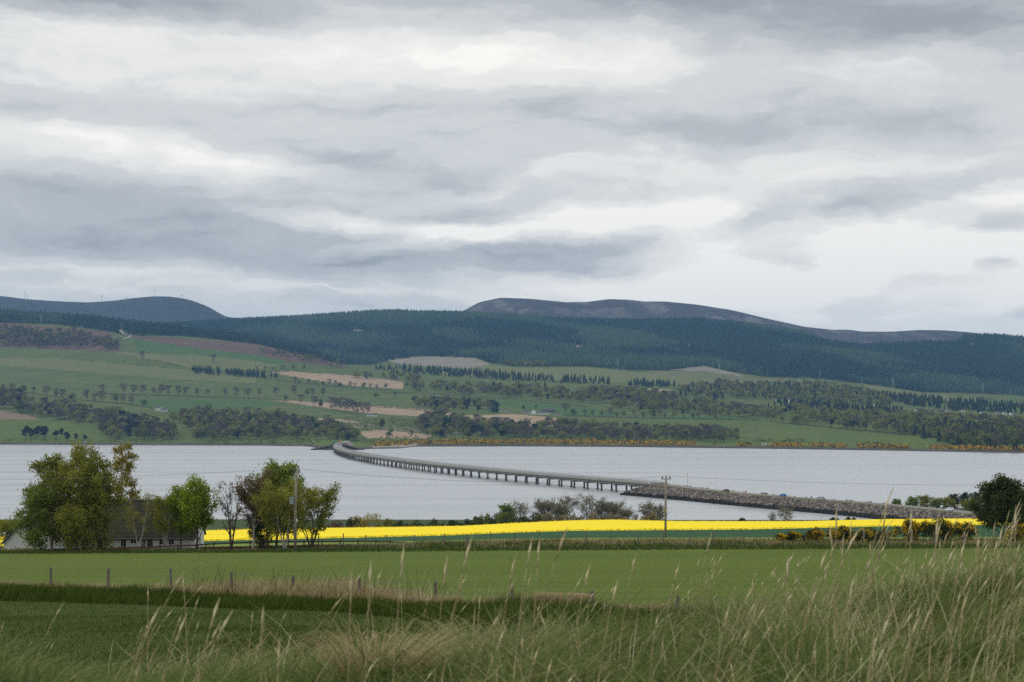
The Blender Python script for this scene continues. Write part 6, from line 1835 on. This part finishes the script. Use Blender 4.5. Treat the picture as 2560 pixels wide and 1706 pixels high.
stems('tall_seed_stems', 'tallest blurred seed stems standing above the grass bank', X, Yl, Hl, Ll, 9, .12, .0034)

# dark tall grass along the near fence, dry tan grass at the posts, dead stalks
n = 78000
px_ = r.uniform(-60, 2500, n); fyv = fence_y(px_)
u = r.random(n); Y = fyv - 11.5 + u * 12.5
X = (px_ - 1280) / K * Y
tus = vnoise(X / 1.3, Y / 2.0, 71); tus2 = vnoise(X / 4, Y / 5, 72)
h = (.30 + .55 * tus * (.4 + tus2)) * r.uniform(.6, 1.2, n) * (1 - .3 * (u < .1))
la = r.random(n) * 6.28
lean = np.stack([np.cos(la) * .3 + .32 + .3 * (tus2 - .5), np.sin(la) * .3 - .1], 1)
grass('verge_grass', 'dark lush grass along the near wire fence', zed(X, Y), h, r.uniform(.016, .034, n), lean, r.uniform(0, .35, n), np.clip(r.normal(.42, .22, n) + .25 * (tus - .5), 0, 1), 'verge_grass', 2, 11)
n = 46000
px_ = r.uniform(-60, 2300, n); Y = fence_y(px_) + r.normal(.2, .9, n); X = (px_ - 1280) / K * Y
amt = pl([(-100, .7), (60, .75), (230, .6), (330, .35), (470, .55), (560, .9), (800, 1.0), (930, .9), (1080, .8), (1150, .35), (1300, .45), (1500, .5), (1700, .55), (2300, .4)], px_)
k = (r.random(n) < amt) & (vnoise(X / .8, Y / 2, 75) > .22)
X, Y, px_ = X[k], Y[k], px_[k]; n = len(X)
hb = pl([(-100, .5), (300, .5), (480, .8), (700, 1.15), (900, 1.2), (1060, .8), (1200, .55), (1700, .55), (2300, .4)], px_)
h = hb * r.uniform(.4, 1.15, n) * (.6 + .7 * vnoise(X / .7, Y, 76))
grass('dry_grass', 'tan dead grass round the near fence posts', zed(X, Y), h, r.uniform(.014, .030, n), np.stack([r.normal(.12, .35, n), r.normal(0, .3, n)], 1), r.uniform(0, .4, n), np.clip(r.normal(.5, .25, n), 0, 1), 'dry_grass', 3, 12)
# block of cut reeds beside the fence
n = 5200
px_ = np.concatenate([r.uniform(1338, 1408, n // 2), r.uniform(1416, 1476, n // 2)]); n = len(px_)
Y = fence_y(px_) + .4 + r.uniform(-.35, .35, n); X = (px_ - 1280) / K * Y
zt = CH + slope(1479 + (px_ - 1340) * .03 + r.normal(0, 1.2, n)) * Y
b0 = zed(X, Y)
grass('reed_block', 'dense block of pale cut reeds between two fence posts', b0, np.maximum(zt - b0[:, 2], .3), r.uniform(.010, .018, n), np.stack([r.normal(0, .04, n), r.normal(0, .04, n)], 1), 0 * px_, np.clip(r.normal(.66, .22, n), 0, 1), 'dry_grass', 2, 13)
n = 330
px_ = np.concatenate([r.normal(560, 60, 110), r.normal(800, 90, 170), r.uniform(900, 1150, 50)]); n = len(px_)
Y = fence_y(px_) + r.normal(-.3, .6, n); X = (px_ - 1280) / K * Y
grass('dead_stalks', 'tall thin dark dead stalks along the near fence', zed(X, Y), r.uniform(.8, 2.0, n), r.uniform(.016, .026, n), np.stack([r.normal(.1, .25, n), r.normal(0, .2, n)], 1), r.uniform(0, .15, n), r.random(n), 'stalk', 4, 14)
n = 130
px_ = r.normal(860, 230, n); Y = fence_y(px_) + r.normal(-.3, .6, n); X = (px_ - 1280) / K * Y
grass('straw_stalks', 'pale bent straw stalks along the near fence', zed(X, Y), r.uniform(.6, 1.7, n), r.uniform(.014, .024, n), np.stack([r.normal(.15, .4, n), r.normal(0, .2, n)], 1), r.uniform(0, .35, n), r.uniform(.2, 1, n), 'straw', 4, 15)
# crop leaves on the near field
n = 60000
px_ = r.uniform(-40, 1750, n); fyv = fence_y(px_); Y = 22 + (fyv - 33) * r.random(n) ** .8; X = (px_ - 1280) / K * Y
rowk = .5 + .5 * np.sin((Y + X * .12) * 2.2 + 2 * vnoise(X / 9, Y / 9, 80))
grass('near_crop', 'short green crop leaves covering the near field', zed(X, Y), r.uniform(.07, .20, n) * (.6 + .5 * vnoise(X / 3, Y / 5, 81)), r.uniform(.012, .026, n), r.normal(.12, .45, (n, 2)), r.uniform(0, .3, n), np.clip(r.normal(.50, .16, n) + .05 * (rowk - .5) + .25 * (vnoise(X / 6, Y / 4, 82) - .5), 0, 1), 'verge_grass', 2, 16)
# rough margin at the far fence
n = 42000
px_ = r.uniform(-60, 2620, n); u = r.random(n); Y = 203 + u * 25; X = (px_ - 1280) / K * Y
tan_ = np.clip(pl([(0, .55), (500, .4), (900, .42), (1250, .5), (1650, .55), (2000, .62), (2560, .6)], px_) + .9 * (vnoise(X / 2.6, Y / 7, 91) - .5), 0, 1) * np.clip(u * 2.2 - .45, 0, 1)
h = (.16 + .42 * u * vnoise(X / 1.6, Y / 4, 92) + .08) * r.uniform(.6, 1.2, n) * np.where((px_ < 1040) & (Y > 211), .55, 1)
istan = r.random(n) < tan_
lean = np.stack([r.normal(.1, .3, n), r.normal(0, .3, n)], 1)
B = zed(X, Y)
grass('margin_grass', 'green grass at the foot of the far field margin', B[~istan], h[~istan], r.uniform(.05, .10, (~istan).sum()), lean[~istan], 0 * h[~istan], np.clip(r.normal(.5, .22, (~istan).sum()), 0, 1), 'verge_grass', 2, 17)
grass('margin_dry_grass', 'tan rough grass along the far field margin', B[istan], h[istan] * 1.15, r.uniform(.04, .09, istan.sum()), lean[istan], 0 * h[istan], np.clip(r.normal(.38, .22, istan.sum()), 0, 1), 'dry_grass', 2, 18)
# flowering tops of the rapeseed along its near edge and skyline
n = 7000
px_ = r.uniform(-60, 2620, n); e = r.random(n); e = np.where((e > .45) & (e < .75), e - .4, e)
Y = np.where(e < .45, 380 + r.exponential(4, n), np.where(e < .75, 380 + 225 * r.random(n), 600 - r.exponential(10, n))); X = (px_ - 1280) / K * Y
flower = leaf_mat('rape_bloom', [(0, (.10, .14, .02)), (.3, (.50, .42, .02)), (1, (.93, .74, .015))], trans=.1, obj_amt=0)
c = zed(X, Y); c[:, 2] += r.uniform(.05, .30, n)
v, f = quads_at(c, r.uniform(.12, .30, n), r)
stuff(link('rape_blossom', mesh('rape_blossom', v, f, tint=np.repeat(np.clip(r.normal(.85, .2, n), 0, 1), 4), mats=[flower])), 'yellow blossom standing above the rapeseed field')
